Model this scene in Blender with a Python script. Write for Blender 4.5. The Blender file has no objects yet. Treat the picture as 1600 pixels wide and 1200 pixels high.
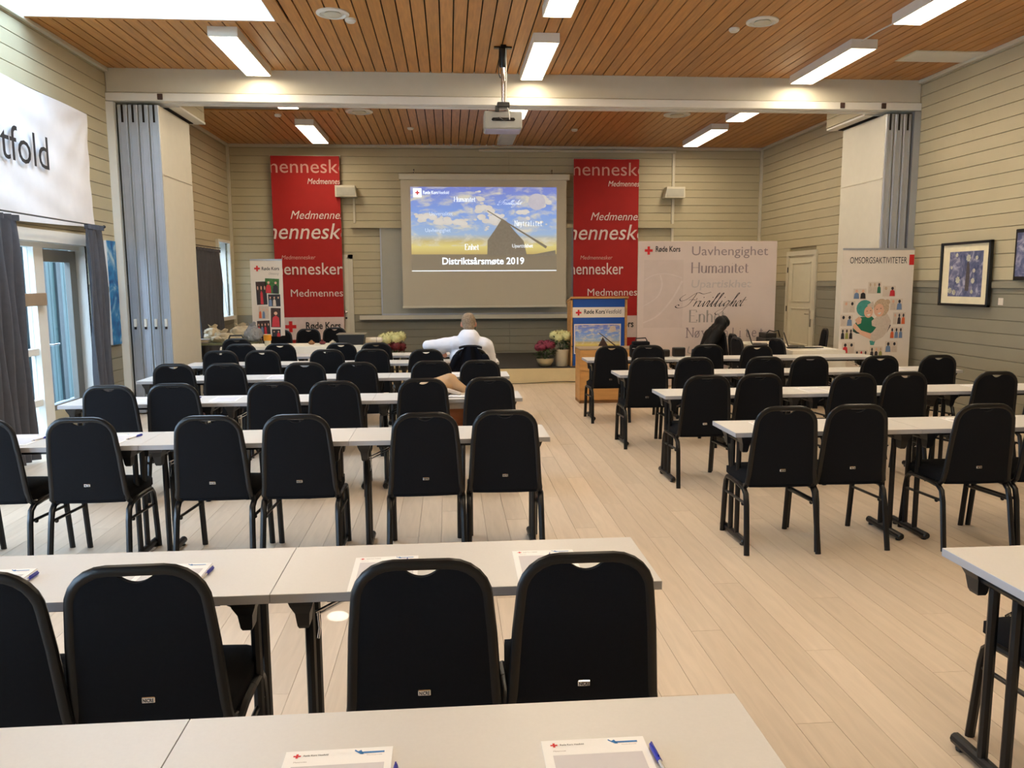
import bpy, bmesh, math, random
from mathutils import Vector, Matrix
random.seed(7)
PI = math.pi
C = bpy.context.scene.collection
S = bpy.context.scene

# ------------------------------------------------------------------ camera
F_PX = 1234.48
YAW, PITCH, ROLL, CAMH = math.radians(4.528), math.radians(7.342), math.radians(.294), 1.656
fw = Vector((math.sin(YAW)*math.cos(PITCH), math.cos(YAW)*math.cos(PITCH), -math.sin(PITCH)))
r0 = Vector((math.cos(YAW), -math.sin(YAW), 0)); u0 = r0.cross(fw)
rr = r0*math.cos(ROLL) - u0*math.sin(ROLL); uu = u0*math.cos(ROLL) + r0*math.sin(ROLL)
cd = bpy.data.cameras.new('camera'); cam = bpy.data.objects.new('camera', cd); C.objects.link(cam)
cd.sensor_fit = 'HORIZONTAL'; cd.sensor_width = 36; cd.lens = F_PX/1600*36; cd.clip_start = .05; cd.clip_end = 200
M = Matrix((rr, uu, -fw)).transposed().to_4x4(); M.translation = (0, 0, CAMH)
cam.matrix_world = M; S.camera = cam

# ------------------------------------------------------------------ world, exposure, light levels
S.view_settings.view_transform = 'Standard'; S.view_settings.look = 'None'
S.view_settings.exposure = 0.06; S.view_settings.gamma = 1.0; S.view_settings.use_curve_mapping = False
DAY = 14.0
LAMP = 24.
LAMP_COL = (1.0, .83, .60)
w = bpy.data.worlds.new('sky'); S.world = w; w.use_nodes = True
bgn = w.node_tree.nodes['Background']; bgn.inputs[0].default_value = (.62, .77, 1.0, 1); bgn.inputs[1].default_value = DAY
S.cycles.use_denoising = True
S.cycles.max_bounces = 8; S.cycles.diffuse_bounces = 5; S.cycles.glossy_bounces = 3
S.cycles.transmission_bounces = 4; S.cycles.transparent_max_bounces = 6
S.cycles.sample_clamp_indirect = 6
S.cycles.caustics_reflective = False; S.cycles.caustics_refractive = False

# room dimensions
XL, XR, YB, YM, HC = -4.12, 6.244, 15.66, 10.34, 4.2576
YR = -3.2                      # wall behind the camera

def portal(loc, rot, sx, sy):
    l = bpy.data.lights.new('daylight_portal', 'AREA'); l.shape = 'RECTANGLE'; l.size = sx; l.size_y = sy
    l.cycles.is_portal = True
    o = bpy.data.objects.new('daylight_portal', l); C.objects.link(o); o.location = loc; o.rotation_euler = rot
# window openings of the window side: (y0, y1, z0, z1)
OPEN = [(-2.2, 1.4, .35, 2.15), (2.2, 5.6, .35, 2.15), (6.6, 9.55, 0.0, 2.09), (12.35, 13.75, .85, 2.12), (14.70, 15.38, 1.06, 2.40)]
SKY = (-4.12, -1.67, 6.2, 8.42)
for (a, b, c, d) in OPEN:
    portal((XL-.3, (a+b)/2, (c+d)/2), (0, -PI/2, 0), d-c, b-a)
portal(((SKY[0]+SKY[1])/2, (SKY[2]+SKY[3])/2, HC+.55), (0, 0, 0), SKY[1]-SKY[0], SKY[3]-SKY[2])
# added narrow spot lamp at the roof light, makes the floor glint
sp = bpy.data.lights.new('floor_glint_spot', 'SPOT'); sp.energy = 1500; sp.spot_size = math.radians(1.25); sp.spot_blend = .25; sp.shadow_soft_size = .005
so = bpy.data.objects.new('floor_glint_spot', sp); C.objects.link(so); so.location = (-1.80, 6.45, HC-.03)
so.rotation_euler = (Vector((-.578, 3.84, 0))-so.location).to_track_quat('-Z', 'Y').to_euler()

# ------------------------------------------------------------------ helpers
def lin(c):
    return tuple(((v/255)/12.92 if v/255 <= .04045 else (((v/255)+.055)/1.055)**2.4) for v in c)
MATS = {}
def mat(name, rgb, rough=.5, metal=0., var=.06, scale=8., bump=0., bscale=60., stretch=(1, 1, 1), emit=None, estr=0., coat=0., rand=0., trans=0., spec=.5):
    """procedural material: base colour with a little noise, optional fine bump and per-object variation"""
    if name in MATS: return MATS[name]
    m = bpy.data.materials.new(name); m.use_nodes = True; nt = m.node_tree; b = nt.nodes['Principled BSDF']
    N = nt.nodes.new; L = nt.links.new
    tc = N('ShaderNodeTexCoord'); mp = N('ShaderNodeMapping'); mp.inputs['Scale'].default_value = stretch
    L(tc.outputs['Object'], mp.inputs[0])
    no = N('ShaderNodeTexNoise'); no.inputs['Scale'].default_value = scale; no.inputs['Detail'].default_value = 4
    L(mp.outputs[0], no.inputs['Vector'])
    r = N('ShaderNodeMapRange'); r.inputs[1].default_value = .3; r.inputs[2].default_value = .7
    r.inputs[3].default_value = 1-var; r.inputs[4].default_value = 1+var
    L(no.outputs['Fac'], r.inputs[0])
    col = N('ShaderNodeRGB'); col.outputs[0].default_value = (*rgb, 1)
    mul = N('ShaderNodeVectorMath'); mul.operation = 'SCALE'; L(col.outputs[0], mul.inputs[0])
    last = r.outputs[0]
    if rand:
        oi = N('ShaderNodeObjectInfo'); ge = N('ShaderNodeNewGeometry'); ad = N('ShaderNodeMath'); ad.operation = 'ADD'
        L(oi.outputs['Random'], ad.inputs[0]); L(ge.outputs['Random Per Island'], ad.inputs[1])
        fr = N('ShaderNodeMath'); fr.operation = 'FRACT'; L(ad.outputs[0], fr.inputs[0])
        r2 = N('ShaderNodeMapRange'); r2.inputs[3].default_value = 1-rand; r2.inputs[4].default_value = 1+rand; L(fr.outputs[0], r2.inputs[0])
        mm = N('ShaderNodeMath'); mm.operation = 'MULTIPLY'; L(last, mm.inputs[0]); L(r2.outputs[0], mm.inputs[1]); last = mm.outputs[0]
    L(last, mul.inputs['Scale']); L(mul.outputs[0], b.inputs['Base Color'])
    b.inputs['Roughness'].default_value = rough; b.inputs['Metallic'].default_value = metal
    b.inputs['Specular IOR Level'].default_value = spec
    if coat: b.inputs['Coat Weight'].default_value = coat; b.inputs['Coat Roughness'].default_value = .15
    if trans: b.inputs['Transmission Weight'].default_value = trans
    if bump:
        n2 = N('ShaderNodeTexNoise'); n2.inputs['Scale'].default_value = bscale; n2.inputs['Detail'].default_value = 3
        L(mp.outputs[0], n2.inputs['Vector'])
        bp = N('ShaderNodeBump'); bp.inputs['Strength'].default_value = bump; bp.inputs['Distance'].default_value = .01
        L(n2.outputs['Fac'], bp.inputs['Height']); L(bp.outputs[0], b.inputs['Normal'])
    if emit:
        b.inputs['Emission Color'].default_value = (*emit, 1); b.inputs['Emission Strength'].default_value = estr
    MATS[name] = m
    return m

class MB:
    """collects shapes and links them as ONE mesh object"""
    def __init__(s): s.bm = bmesh.new(); s.mats = []; s.mi = 0
    def use(s, m):
        if m not in s.mats: s.mats.append(m)
        s.mi = s.mats.index(m); return s
    def _set(s, faces):
        for f in faces: f.material_index = s.mi
    def box(s, x0, x1, y0, y1, z0, z1, bev=0., seg=2, M=None):
        t = bmesh.new()
        v = [t.verts.new((x, y, z)) for x in (x0, x1) for y in (y0, y1) for z in (z0, z1)]
        for q in ((0, 1, 3, 2), (4, 6, 7, 5), (0, 4, 5, 1), (2, 3, 7, 6), (0, 2, 6, 4), (1, 5, 7, 3)): t.faces.new([v[i] for i in q])
        if bev: bmesh.ops.bevel(t, geom=t.edges[:], offset=bev, segments=seg, profile=.5, affect='EDGES')
        if M is not None: bmesh.ops.transform(t, matrix=M, verts=t.verts)
        return s.add(t)
    def add(s, t, M=None):
        if M is not None: bmesh.ops.transform(t, matrix=M, verts=t.verts)
        vm = {v: s.bm.verts.new(v.co) for v in t.verts}
        for f in t.faces:
            try: nf = s.bm.faces.new([vm[v] for v in f.verts]); nf.material_index = s.mi; nf.smooth = f.smooth
            except ValueError: pass
        t.free(); return s
    def tube(s, pts, r, seg=8, caps=True, flat=1.0, up=(0, 0, 1), closed=False):
        """r: radius or list; flat: squash factor across the 'up' side"""
        pts = [Vector(p) for p in pts]; n = len(pts); rings = []
        for i, p in enumerate(pts):
            if closed: d = pts[(i+1) % n]-pts[i-1]
            else: d = pts[min(i+1, n-1)]-pts[max(i-1, 0)]
            d.normalize(); U = Vector(up)
            if abs(d.dot(U)) > .95: U = Vector((0, 1, 0)) if abs(d.y) < .9 else Vector((1, 0, 0))
            a = d.cross(U).normalized(); b = a.cross(d).normalized()
            R = r[i] if isinstance(r, (list, tuple)) else r
            rings.append([s.bm.verts.new(p+a*math.cos(2*PI*k/seg)*R+b*math.sin(2*PI*k/seg)*R*flat) for k in range(seg)])
        fs = []
        for i in range(n if closed else n-1):
            A, B = rings[i], rings[(i+1) % n]
            for k in range(seg): fs.append(s.bm.faces.new((A[k], A[(k+1) % seg], B[(k+1) % seg], B[k])))
        if caps and not closed: fs.append(s.bm.faces.new(rings[0][::-1])); fs.append(s.bm.faces.new(rings[-1]))
        for f in fs: f.smooth = True
        s._set(fs); return s
    def lathe(s, prof, seg=20, c=(0, 0, 0), sx=1, sy=1):
        rings = []
        for (r, z) in prof:
            rings.append([s.bm.verts.new((c[0]+max(r, 1e-4)*math.cos(2*PI*k/seg)*sx, c[1]+max(r, 1e-4)*math.sin(2*PI*k/seg)*sy, c[2]+z)) for k in range(seg)])
        fs = []
        for A, B in zip(rings, rings[1:]):
            for k in range(seg): fs.append(s.bm.faces.new((A[k], A[(k+1) % seg], B[(k+1) % seg], B[k])))
        for f in fs: f.smooth = True
        fs.append(s.bm.faces.new(rings[0][::-1])); fs.append(s.bm.faces.new(rings[-1]))
        s._set(fs); return s
    def prism(s, poly, e0, e1, axis='y'):
        """polygon in the other two axes, extruded from e0 to e1"""
        def P(a, b, e): return {'y': (a, e, b), 'x': (e, a, b), 'z': (a, b, e)}[axis]
        A = [s.bm.verts.new(P(a, b, e0)) for a, b in poly]; B = [s.bm.verts.new(P(a, b, e1)) for a, b in poly]
        n = len(poly); fs = [s.bm.faces.new(A), s.bm.faces.new(B[::-1])]
        for i in range(n): fs.append(s.bm.faces.new((A[(i+1) % n], A[i], B[i], B[(i+1) % n])))
        s._set(fs); return s
    def grid(s, fn, nu, nv, thick=0.):
        """fn(u,v)->point, 0..1; thick > 0 gives a closed sheet"""
        V = [[s.bm.verts.new(fn(i/nu, j/nv)) for j in range(nv+1)] for i in range(nu+1)]; fs = []
        for i in range(nu):
            for j in range(nv): fs.append(s.bm.faces.new((V[i][j], V[i+1][j], V[i+1][j+1], V[i][j+1])))
        for f in fs: f.smooth = True
        s._set(fs)
        if thick:
            bmesh.ops.recalc_face_normals(s.bm, faces=fs)
            g = bmesh.ops.solidify(s.bm, geom=fs, thickness=thick)
            s._set([x for x in g['geom'] if isinstance(x, bmesh.types.BMFace)])
        return s
    def ell(s, c, r, seg=12, rings=8, M=None):
        t = bmesh.new(); bmesh.ops.create_uvsphere(t, u_segments=seg, v_segments=rings, radius=1)
        for f in t.faces: f.smooth = True
        X = Matrix.Translation(c) @ (M or Matrix()) @ Matrix.Diagonal((*r, 1))
        return s.add(t, X)
    def build(s, name, m=None, parent=None, angle=35, smooth=None, recalc=True):
        if m is not None and not s.mats: s.mats = [m]
        if recalc: bmesh.ops.recalc_face_normals(s.bm, faces=s.bm.faces)
        me = bpy.data.meshes.new(name)
        if smooth is not None:
            for f in s.bm.faces: f.smooth = smooth
        s.bm.to_mesh(me); s.bm.free()
        for q in s.mats: me.materials.append(q)
        if angle and any(p.use_smooth for p in me.polygons): me.set_sharp_from_angle(angle=math.radians(angle))
        o = bpy.data.objects.new(name, me); C.objects.link(o)
        if parent: o.parent = parent
        return o

def tag(o, label=None, cat=None, group=None, kind=None):
    if label: o['label'] = label
    if cat: o['category'] = cat
    if group: o['group'] = group
    if kind: o['kind'] = kind
    return o
def thing(name, label, cat, loc=(0, 0, 0), rz=0., group=None):
    o = bpy.data.objects.new(name, None); C.objects.link(o); o.location = loc; o.rotation_euler = (0, 0, rz); o.empty_display_size = .1
    return tag(o, label, cat, group)
def copy_tree(o, parent=None):
    c = o.copy(); C.objects.link(c)
    if parent: c.parent = parent
    for ch in o.children: copy_tree(ch, c)
    return c
def place(src, used, loc, rz, label, group=None):
    o = src if not used[0] else copy_tree(src)
    used[0] = True
    o.location = loc; o.rotation_euler = (0, 0, rz); o['label'] = label
    if group: o['group'] = group
    return o

# ------------------------------------------------------------------ text
class Frame:
    """a flat printing surface: origin, u axis, v axis (unit), slightly lifted along the normal"""
    def __init__(s, o, ex, ey, lift=.002): s.o = Vector(o); s.ex = Vector(ex).normalized(); s.ey = Vector(ey).normalized(); s.n = s.ex.cross(s.ey); s.lift = lift
    def p(s, u, v, k=1.): return s.o+s.ex*u+s.ey*v+s.n*s.lift*k
def text_bm(txt, size, bold=0., shear=0., space=1., align='LEFT'):
    cu = bpy.data.curves.new('lettering', 'FONT'); cu.body = txt; cu.size = size; cu.shear = shear; cu.offset = bold*size
    cu.space_character = space; cu.align_x = align; cu.resolution_u = 3
    o = bpy.data.objects.new('lettering', cu); C.objects.link(o)
    dg = bpy.context.evaluated_depsgraph_get(); dg.update()
    me = bpy.data.meshes.new_from_object(o.evaluated_get(dg))
    bm = bmesh.new(); bm.from_mesh(me); bpy.data.meshes.remove(me)
    bpy.data.objects.remove(o); bpy.data.curves.remove(cu)
    return bm
def clip(bm, u0, u1):
    for co, no in (((u0, 0, 0), (-1, 0, 0)), ((u1, 0, 0), (1, 0, 0))):
        bmesh.ops.bisect_plane(bm, geom=bm.verts[:]+bm.edges[:]+bm.faces[:], plane_co=co, plane_no=no, clear_outer=True)
def on_frame(bm, fr, k=1.):
    for v in bm.verts: v.co = fr.p(v.co.x, v.co.y, k)
def letters(fr, txt, u, v, size, m, parent, bold=0., shear=0., fit=None, cl=None, sx=None, align='LEFT', k=1., name='lettering'):
    """txt at (u,v) baseline; fit = wanted width; cl = (u0,u1) clip"""
    bm = text_bm(txt, size, bold, shear, align=align)
    if fit:
        xs = [q.co.x for q in bm.verts]; wd = max(xs)-min(xs); f = fit/wd
        for q in bm.verts: q.co.x *= f
    for q in bm.verts: q.co.x += u; q.co.y += v
    if cl: clip(bm, *cl)
    on_frame(bm, fr, k)
    me = bpy.data.meshes.new(name); bm.to_mesh(me); bm.free(); me.materials.append(m)
    o = bpy.data.objects.new(name, me); C.objects.link(o); o.parent = parent
    return o
def flat(fr, polys, m, parent, name, k=1.):
    """flat printed shapes on a frame; each polygon a list of (u,v)"""
    mb = MB().use(m)
    for P in polys:
        vs = [mb.bm.verts.new(fr.p(a, b, k)) for a, b in P]
        mb.bm.faces.new(vs)
    return mb.build(name, None, parent, recalc=False)
def rect(u0, v0, u1, v1): return [(u0, v0), (u1, v0), (u1, v1), (u0, v1)]
def disc(u, v, r, n=12, ry=None): return [(u+r*math.cos(2*PI*i/n), v+(ry or r)*math.sin(2*PI*i/n)) for i in range(n)]
def cross(u, v, a):
    b = a*.3; h = a*.95
    return [(u-b, v-h), (u+b, v-h), (u+b, v-b), (u+h, v-b), (u+h, v+b), (u+b, v+b), (u+b, v+h), (u-b, v+h), (u-b, v+b), (u-h, v+b), (u-h, v-b), (u-b, v-b)]

# pen-drawn letters (skeleton strokes) for the serif, typewriter and script words
def arc(cx, cy, rx, ry, a0, a1, n=10):
    return [(cx+rx*math.cos(math.radians(a0+(a1-a0)*i/n)), cy+ry*math.sin(math.radians(a0+(a1-a0)*i/n))) for i in range(n+1)]
SK = {
 'H': (1.15, [[(.15, 0), (.15, 1.5)], [(.95, 0), (.95, 1.5)], [(.15, .78), (.95, .78)]], [(.15, 0), (.15, 1.5), (.95, 0), (.95, 1.5)]),
 'E': (1.0, [[(.15, 0), (.15, 1.5)], [(.15, 1.5), (.8, 1.5), (.8, 1.25)], [(.15, .8), (.6, .8)], [(.15, 0), (.85, 0), (.85, .3)]], [(.15, 0), (.15, 1.5)]),
 'N': (1.15, [[(.15, 0), (.15, 1.5)], [(.15, 1.5), (.95, 0)], [(.95, 0), (.95, 1.5)]], [(.15, 0), (.15, 1.5), (.95, 1.5)]),
 'U': (1.15, [[(.15, 1.5), (.15, .5)]+arc(.55, .45, .4, .45, 180, 360)+[(.95, 1.5)]], [(.15, 1.5), (.95, 1.5)]),
 'u': (.8, [[(.12, 1), (.12, .35)]+arc(.36, .32, .24, .32, 180, 330)+[(.6, .4)], [(.62, 1), (.62, 0)]], [(.12, 1), (.62, 1)]),
 'm': (1.15, [[(.12, 1), (.12, 0)], [(.12, .7)]+arc(.34, .68, .2, .32, 150, 0)+[(.54, 0)], [(.54, .7)]+arc(.76, .68, .2, .32, 150, 0)+[(.96, 0)]], [(.12, 0), (.54, 0), (.96, 0)]),
 'n': (.78, [[(.12, 1), (.12, 0)], [(.12, .7)]+arc(.36, .66, .24, .34, 150, 0)+[(.6, 0)]], [(.12, 0), (.6, 0)]),
 'h': (.78, [[(.12, 1.5), (.12, 0)], [(.12, .7)]+arc(.36, .66, .24, .34, 150, 0)+[(.6, 0)]], [(.12, 0), (.6, 0)]),
 'a': (.72, [[(.14, .82)]+arc(.34, .74, .2, .26, 130, 0)+[(.54, .1), (.64, 0)], arc(.3, .27, .22, .27, 60, 330)], []),
 'i': (.36, [[(.17, 1), (.17, 0)], [(.15, 1.38), (.2, 1.38)]], [(.17, 0)]),
 'l': (.36, [[(.17, 1.5), (.17, 0)]], [(.17, 0)]),
 't': (.5, [[(.2, 1.3), (.2, .2)]+arc(.34, .2, .14, .2, 180, 320), [(.04, 1), (.44, 1)]], []),
 'e': (.72, [[(.08, .55), (.58, .55)]+arc(.34, .5, .25, .5, 10, 320)], []),
 'r': (.52, [[(.12, 1), (.12, 0)], [(.12, .65)]+arc(.34, .7, .2, .3, 160, 50)], [(.12, 0)]),
 'v': (.7, [[(.05, 1), (.34, 0), (.62, 1)]], [(.05, 1), (.62, 1)]),
 'y': (.7, [[(.05, 1), (.34, 0)], [(.62, 1), (.25, -.4), (.05, -.42)]], [(.05, 1), (.62, 1)]),
 'g': (.74, [arc(.32, .52, .25, .48, 0, 360, 16), [(.6, 1), (.6, -.15)]+arc(.34, -.15, .26, .3, 0, -160)], []),
 'ø': (.78, [arc(.36, .5, .27, .5, 0, 360, 16), [(.06, -.06), (.66, 1.06)]], []),
 's': (.6, [arc(.3, .75, .2, .25, 30, 250)+arc(.28, .26, .22, .26, 80, -160)], []),
 'k': (.74, [[(.12, 1.5), (.12, 0)], [(.6, 1), (.12, .4)], [(.3, .6), (.66, 0)]], [(.12, 0), (.66, 0)]),
 'p': (.78, [[(.12, 1), (.12, -.5)], arc(.37, .5, .26, .5, 150, -150, 16)], [(.12, -.5)]),
}
def ribbon(mb, pts, fr, w0, w1, nib, k):
    P = [Vector(p) for p in pts]
    if len(P) < 2: return
    L, R = [], []
    nv = Vector((math.cos(nib), math.sin(nib)))
    for i, p in enumerate(P):
        d = P[min(i+1, len(P)-1)]-P[max(i-1, 0)]
        if d.length < 1e-9: d = Vector((1, 0))
        d.normalize(); nrm = Vector((-d.y, d.x))
        wd = w0+w1*abs(d.x*nv.y-d.y*nv.x)**2
        L.append(mb.bm.verts.new(fr.p(*(p+nrm*wd/2), k))); R.append(mb.bm.verts.new(fr.p(*(p-nrm*wd/2), k)))
    for i in range(len(P)-1): mb.bm.faces.new((R[i], R[i+1], L[i+1], L[i]))
def pen_word(fr, txt, u, v, xh, m, parent, w0=.06, w1=.12, serif=.1, shear=0., mono=0., width=None, k=1., name='lettering'):
    adv = [mono or SK[c][0] for c in txt]
    tot = sum(adv); sx = (width/tot) if width else xh
    mb = MB().use(m); x = 0
    for c, a in zip(txt, adv):
        off = (a-SK[c][0])/2
        for st in SK[c][1]:
            ribbon(mb, [(u+(x+off+px)*sx+shear*py*xh, v+py*xh) for px, py in st], fr, w0*xh, w1*xh, 0, k)
        if serif:
            for px, py in SK[c][2]:
                ribbon(mb, [(u+(x+off+px)*sx-serif*xh, v+py*xh), (u+(x+off+px)*sx+serif*xh, v+py*xh)], fr, w0*xh, 0, 0, k)
        x += a
    return mb.build(name, None, parent, recalc=False)
def cat_rom(P, n=6):
    out = []
    for i in range(len(P)-1):
        p0 = P[max(i-1, 0)]; p1 = P[i]; p2 = P[i+1]; p3 = P[min(i+2, len(P)-1)]
        for j in range(n):
            t = j/n
            out.append(tuple(.5*((2*p1[q])+(-p0[q]+p2[q])*t+(2*p0[q]-5*p1[q]+4*p2[q]-p3[q])*t*t+(-p0[q]+3*p1[q]-3*p2[q]+p3[q])*t**3) for q in range(len(p1))))
    return out+[tuple(P[-1])]
# the word "Frivillighet" in copperplate script, traced in a 240 x 190 sheet (x right, y up)
FRIV = [
 [(118, 98), (112, 101), (104, 101), (98, 97), (94, 100), (90, 103)],
 [(90, 103), (80, 104), (77, 97), (82, 89), (92, 84), (100, 86)],
 [(75, 84), (76, 81), (80, 82), (84, 86), (90, 94), (95, 100)],
]
def script_word(fr, u, v, s, m, parent, k=1.):
    """Frivillighet: running slanted hand; s = metres per unit"""
    mb = MB().use(m); sl = .62
    def st(pts, w0=.45, w1=3.3): ribbon(mb, [(u+(x+sl*y)*s, v+y*s) for x, y in cat_rom(pts, 5)], fr, w0*s, w1*s, math.radians(22), k)
    # capital F with its looped top and foot
    st([(-9, 26), (-14, 22), (-16, 16), (-10, 12), (0, 16), (8, 25), (16, 30), (30, 27), (44, 31)], .6, 1.4)
    st([(14, 29), (13, 18), (11, 6), (4, -1), (-8, -3), (-16, 0), (-13, 4), (-9, 2)], .4, 2.6)
    st([(5, 14), (13, 15), (21, 14), (21, 18)], .4, 1.2)
    x = 24
    def link(x0, x1): st([(x0, 1), (x0+(x1-x0)*.5, 4), (x1, 11)], .35, .6)
    # r
    st([(x, 12), (x, 0)]); st([(x, 3), (x+3, 11), (x+7, 12), (x+7, 9)], .4, 1.2); x += 10
    def ii(x): st([(x, 12), (x, 3), (x+1.5, 0), (x+4, 1), (x+8, 7)]); st([(x+1, 19), (x+1.8, 20)], 1.6, 1.4)
    def ll(x): st([(x-5, 3), (x-1, 14), (x+2, 27), (x-.5, 28), (x-1, 20), (x-.5, 4), (x+1, 0), (x+4, 1), (x+8, 7)])
    st([(x-4, 11), (x, 11)], .4, .8)
    ii(x); x += 9
    st([(x, 11), (x+1, 2), (x+3, 0), (x+6, 5), (x+7, 12), (x+10, 11)]); x += 11
    ii(x); x += 9
    ll(x); x += 9
    ll(x); x += 9
    ii(x); x += 11
    st([(x+5, 11), (x+1, 12), (x-2, 6), (x-1, 1), (x+2, 1), (x+6, 6), (x+7, 12)]); st([(x+7, 12), (x+6, 0), (x+3, -13), (x-4, -18), (x-10, -15), (x-6, -9), (x+4, -3), (x+12, 3)], .4, 2.0); x += 14
    st([(x-4, 2), (x, 14), (x+3, 27), (x+.5, 28), (x, 18), (x, 0)]); st([(x, 3), (x+3, 10), (x+6, 12), (x+6.5, 8), (x+6, 2), (x+8, 0), (x+13, 5)]); x += 13
    st([(x, 4), (x+4, 7), (x+4, 11), (x+1, 12), (x-2, 6), (x, 1), (x+3, 0), (x+9, 5)]); x += 9
    st([(x+1, 20), (x, 10), (x, 3), (x+2, 0), (x+6, 3)]); st([(x-4, 13), (x+7, 14)], .5, .6)
    return mb.build('lettering', None, parent, recalc=False)

# ------------------------------------------------------------------ materials
WALL_UP = mat('wall_board_paint_beige', lin((186, 176, 146)), .55, var=.03, scale=3, bump=.05, rand=.03)
WALL_LO = mat('wall_board_paint_grey', lin((138, 134, 118)), .55, var=.03, scale=3, bump=.05, rand=.03)
JOINT = mat('board_joint_paint', lin((132, 124, 100)), .8)  # darker backing colour that shows in the gaps between boards
WHITE = mat('white_paint', lin((226, 224, 216)), .4, var=.02)
TRIMP = mat('trim_paint_cream', lin((205, 200, 182)), .45, var=.02)
PANELM = mat('partition_laminate', lin((208, 204, 190)), .5, var=.02)
ALU = mat('partition_aluminium', lin((178, 182, 190)), .35, .6, var=.03)
CEILW = mat('ceiling_pine', lin((184, 130, 70)), .42, var=.16, scale=5, stretch=(8, .6, 8), bump=.06, rand=.10)
DARK = mat('dark_gap', lin((26, 18, 12)), .9)
BLACKM = mat('black_lacquered_steel', lin((13, 13, 15)), .34, var=.05, spec=.4)
FABRIC = mat('black_woven_fabric', lin((17, 18, 22)), .95, var=.12, scale=90, bump=.35, bscale=900, spec=.2)
PLASTIC = mat('black_plastic', lin((24, 24, 25)), .45)
CHROME = mat('chrome', (.75, .76, .78), .12, 1.)
TOPM = mat('table_laminate', lin((208, 206, 203)), .38, var=.015, scale=120, spec=.45)
EDGEM = mat('table_edge_band', lin((168, 168, 172)), .5, var=.02)
PAPER = mat('white_paper', lin((240, 240, 240)), .7, var=.01)
PGREY = mat('printed_grey', lin((205, 203, 208)), .7, var=.01)
RED = mat('red_print', lin((200, 26, 30)), .6, var=.03)
REDCLOTH = mat('red_banner_cloth', lin((168, 22, 20)), .75, var=.05, scale=4, bump=.1)
INK = mat('black_ink', lin((24, 22, 26)), .6)
GINK = mat('grey_ink', lin((160, 152, 146)), .7)
GINK2 = mat('pale_grey_ink', lin((188, 178, 174)), .7)
GINK3 = mat('mid_grey_ink', lin((140, 126, 128)), .7)
LOGOB = mat('logo_blue', lin((40, 120, 190)), .6)
CLOTHW = mat('white_cloth', lin((232, 230, 232)), .85, var=.02, bump=.1, bscale=200)
TABLECL = mat('table_cloth_linen', lin((228, 222, 208)), .85, var=.02, bump=.1, bscale=200)
PRINTW = mat('banner_white_vinyl', lin((226, 216, 204)), .5, var=.02)
PINKW = mat('backdrop_fabric', lin((206, 190, 182)), .7, var=.03, scale=2)
OAK = mat('oak_veneer', lin((196, 146, 86)), .45, var=.12, scale=4, stretch=(1, 1, 6), bump=.03)
OAKD = mat('oak_edge', lin((140, 98, 56)), .5, var=.1)
BLUEP = mat('blue_print', lin((16, 76, 160)), .5, var=.03)
CURT = mat('grey_curtain_cloth', lin((78, 78, 84)), .9, var=.06, scale=20, bump=.2, bscale=300)
DOORG = mat('door_grey_paint', lin((120, 118, 112)), .5, var=.03)
TEAL = mat('outside_board_paint', lin((92, 120, 124)), .6, var=.12, scale=3, stretch=(3, 3, .4))
TEALD = mat('outside_batten_paint', lin((52, 66, 70)), .6, var=.1)
SNOW = mat('outside_snow', lin((225, 235, 240)), .8)
SKIN = mat('skin', lin((205, 140, 112)), .5, var=.08, scale=14)
HAIR = mat('short_hair', lin((142, 122, 100)), .8, var=.3, scale=60, bump=.6, bscale=260)
SHIRT = mat('white_shirt_cotton', lin((228, 230, 240)), .85, var=.02, bump=.12, bscale=40)
TROUS = mat('dark_trousers', lin((30, 32, 42)), .9, var=.05)
JACK = mat('dark_jacket_wool', lin((12, 14, 22)), .95, var=.1, spec=.15, scale=30, bump=.3, bscale=200)
CARPET = mat('stage_carpet', lin((52, 50, 46)), .95, var=.12, scale=60, bump=.4, bscale=300)
STAGEF = mat('stage_front_paint', lin((206, 190, 150)), .5, var=.03)
DIFF = mat('lamp_diffuser', (.9, .9, .88), .5, emit=LAMP_COL, estr=LAMP)
LAMPOFF = mat('lamp_diffuser_unlit', lin((190, 190, 180)), .4)
TAN = mat('tan_leather', lin((176, 140, 100)), .6, var=.08, bump=.1)
BROWN = mat('cognac_leather', lin((150, 84, 40)), .5, var=.1, bump=.1)
POTW = mat('glazed_pot_cream', lin((196, 186, 162)), .3, var=.06)
LEAF = mat('leaf_green', lin((52, 74, 36)), .55, var=.3, scale=20)
PETW = mat('petal_cream', lin((214, 214, 160)), .6, var=.12, scale=30)
PETP = mat('petal_plum', lin((140, 52, 78)), .6, var=.25, scale=30)
PETR = mat('petal_dark_red', lin((104, 26, 34)), .6, var=.3, scale=30)
BAGP = mat('wrinkled_plastic_bag', lin((196, 180, 150)), .4, var=.1, scale=12, bump=.3, bscale=30)
BAGG = mat('grey_plastic_foil', lin((150, 152, 156)), .25, var=.15, scale=12, bump=.4, bscale=30)
PENB = mat('pen_blue_plastic', lin((28, 38, 150)), .3)
PENC = mat('pen_clear_plastic', lin((190, 186, 178)), .2)
ORANGE = mat('orange_candle', lin((226, 150, 40)), .3)
SCREENW = mat('projection_cloth', lin((196, 188, 168)), .7, var=.01)
GLASS = mat('window_glass', (.9, .97, .97), .02, trans=1., var=0)
# glass: mostly clear pane with a mirror sheen at grazing angles
nt = GLASS.node_tree; out = nt.nodes['Material Output']
_t = nt.nodes.new('ShaderNodeBsdfTransparent'); _t.inputs[0].default_value = (.92, .97, .98, 1); _g = nt.nodes.new('ShaderNodeBsdfGlossy'); _g.inputs['Roughness'].default_value = .02
_m = nt.nodes.new('ShaderNodeMixShader'); _m.inputs[0].default_value = .05
nt.links.new(_t.outputs[0], _m.inputs[1]); nt.links.new(_g.outputs[0], _m.inputs[2]); nt.links.new(_m.outputs[0], out.inputs[0])

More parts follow.
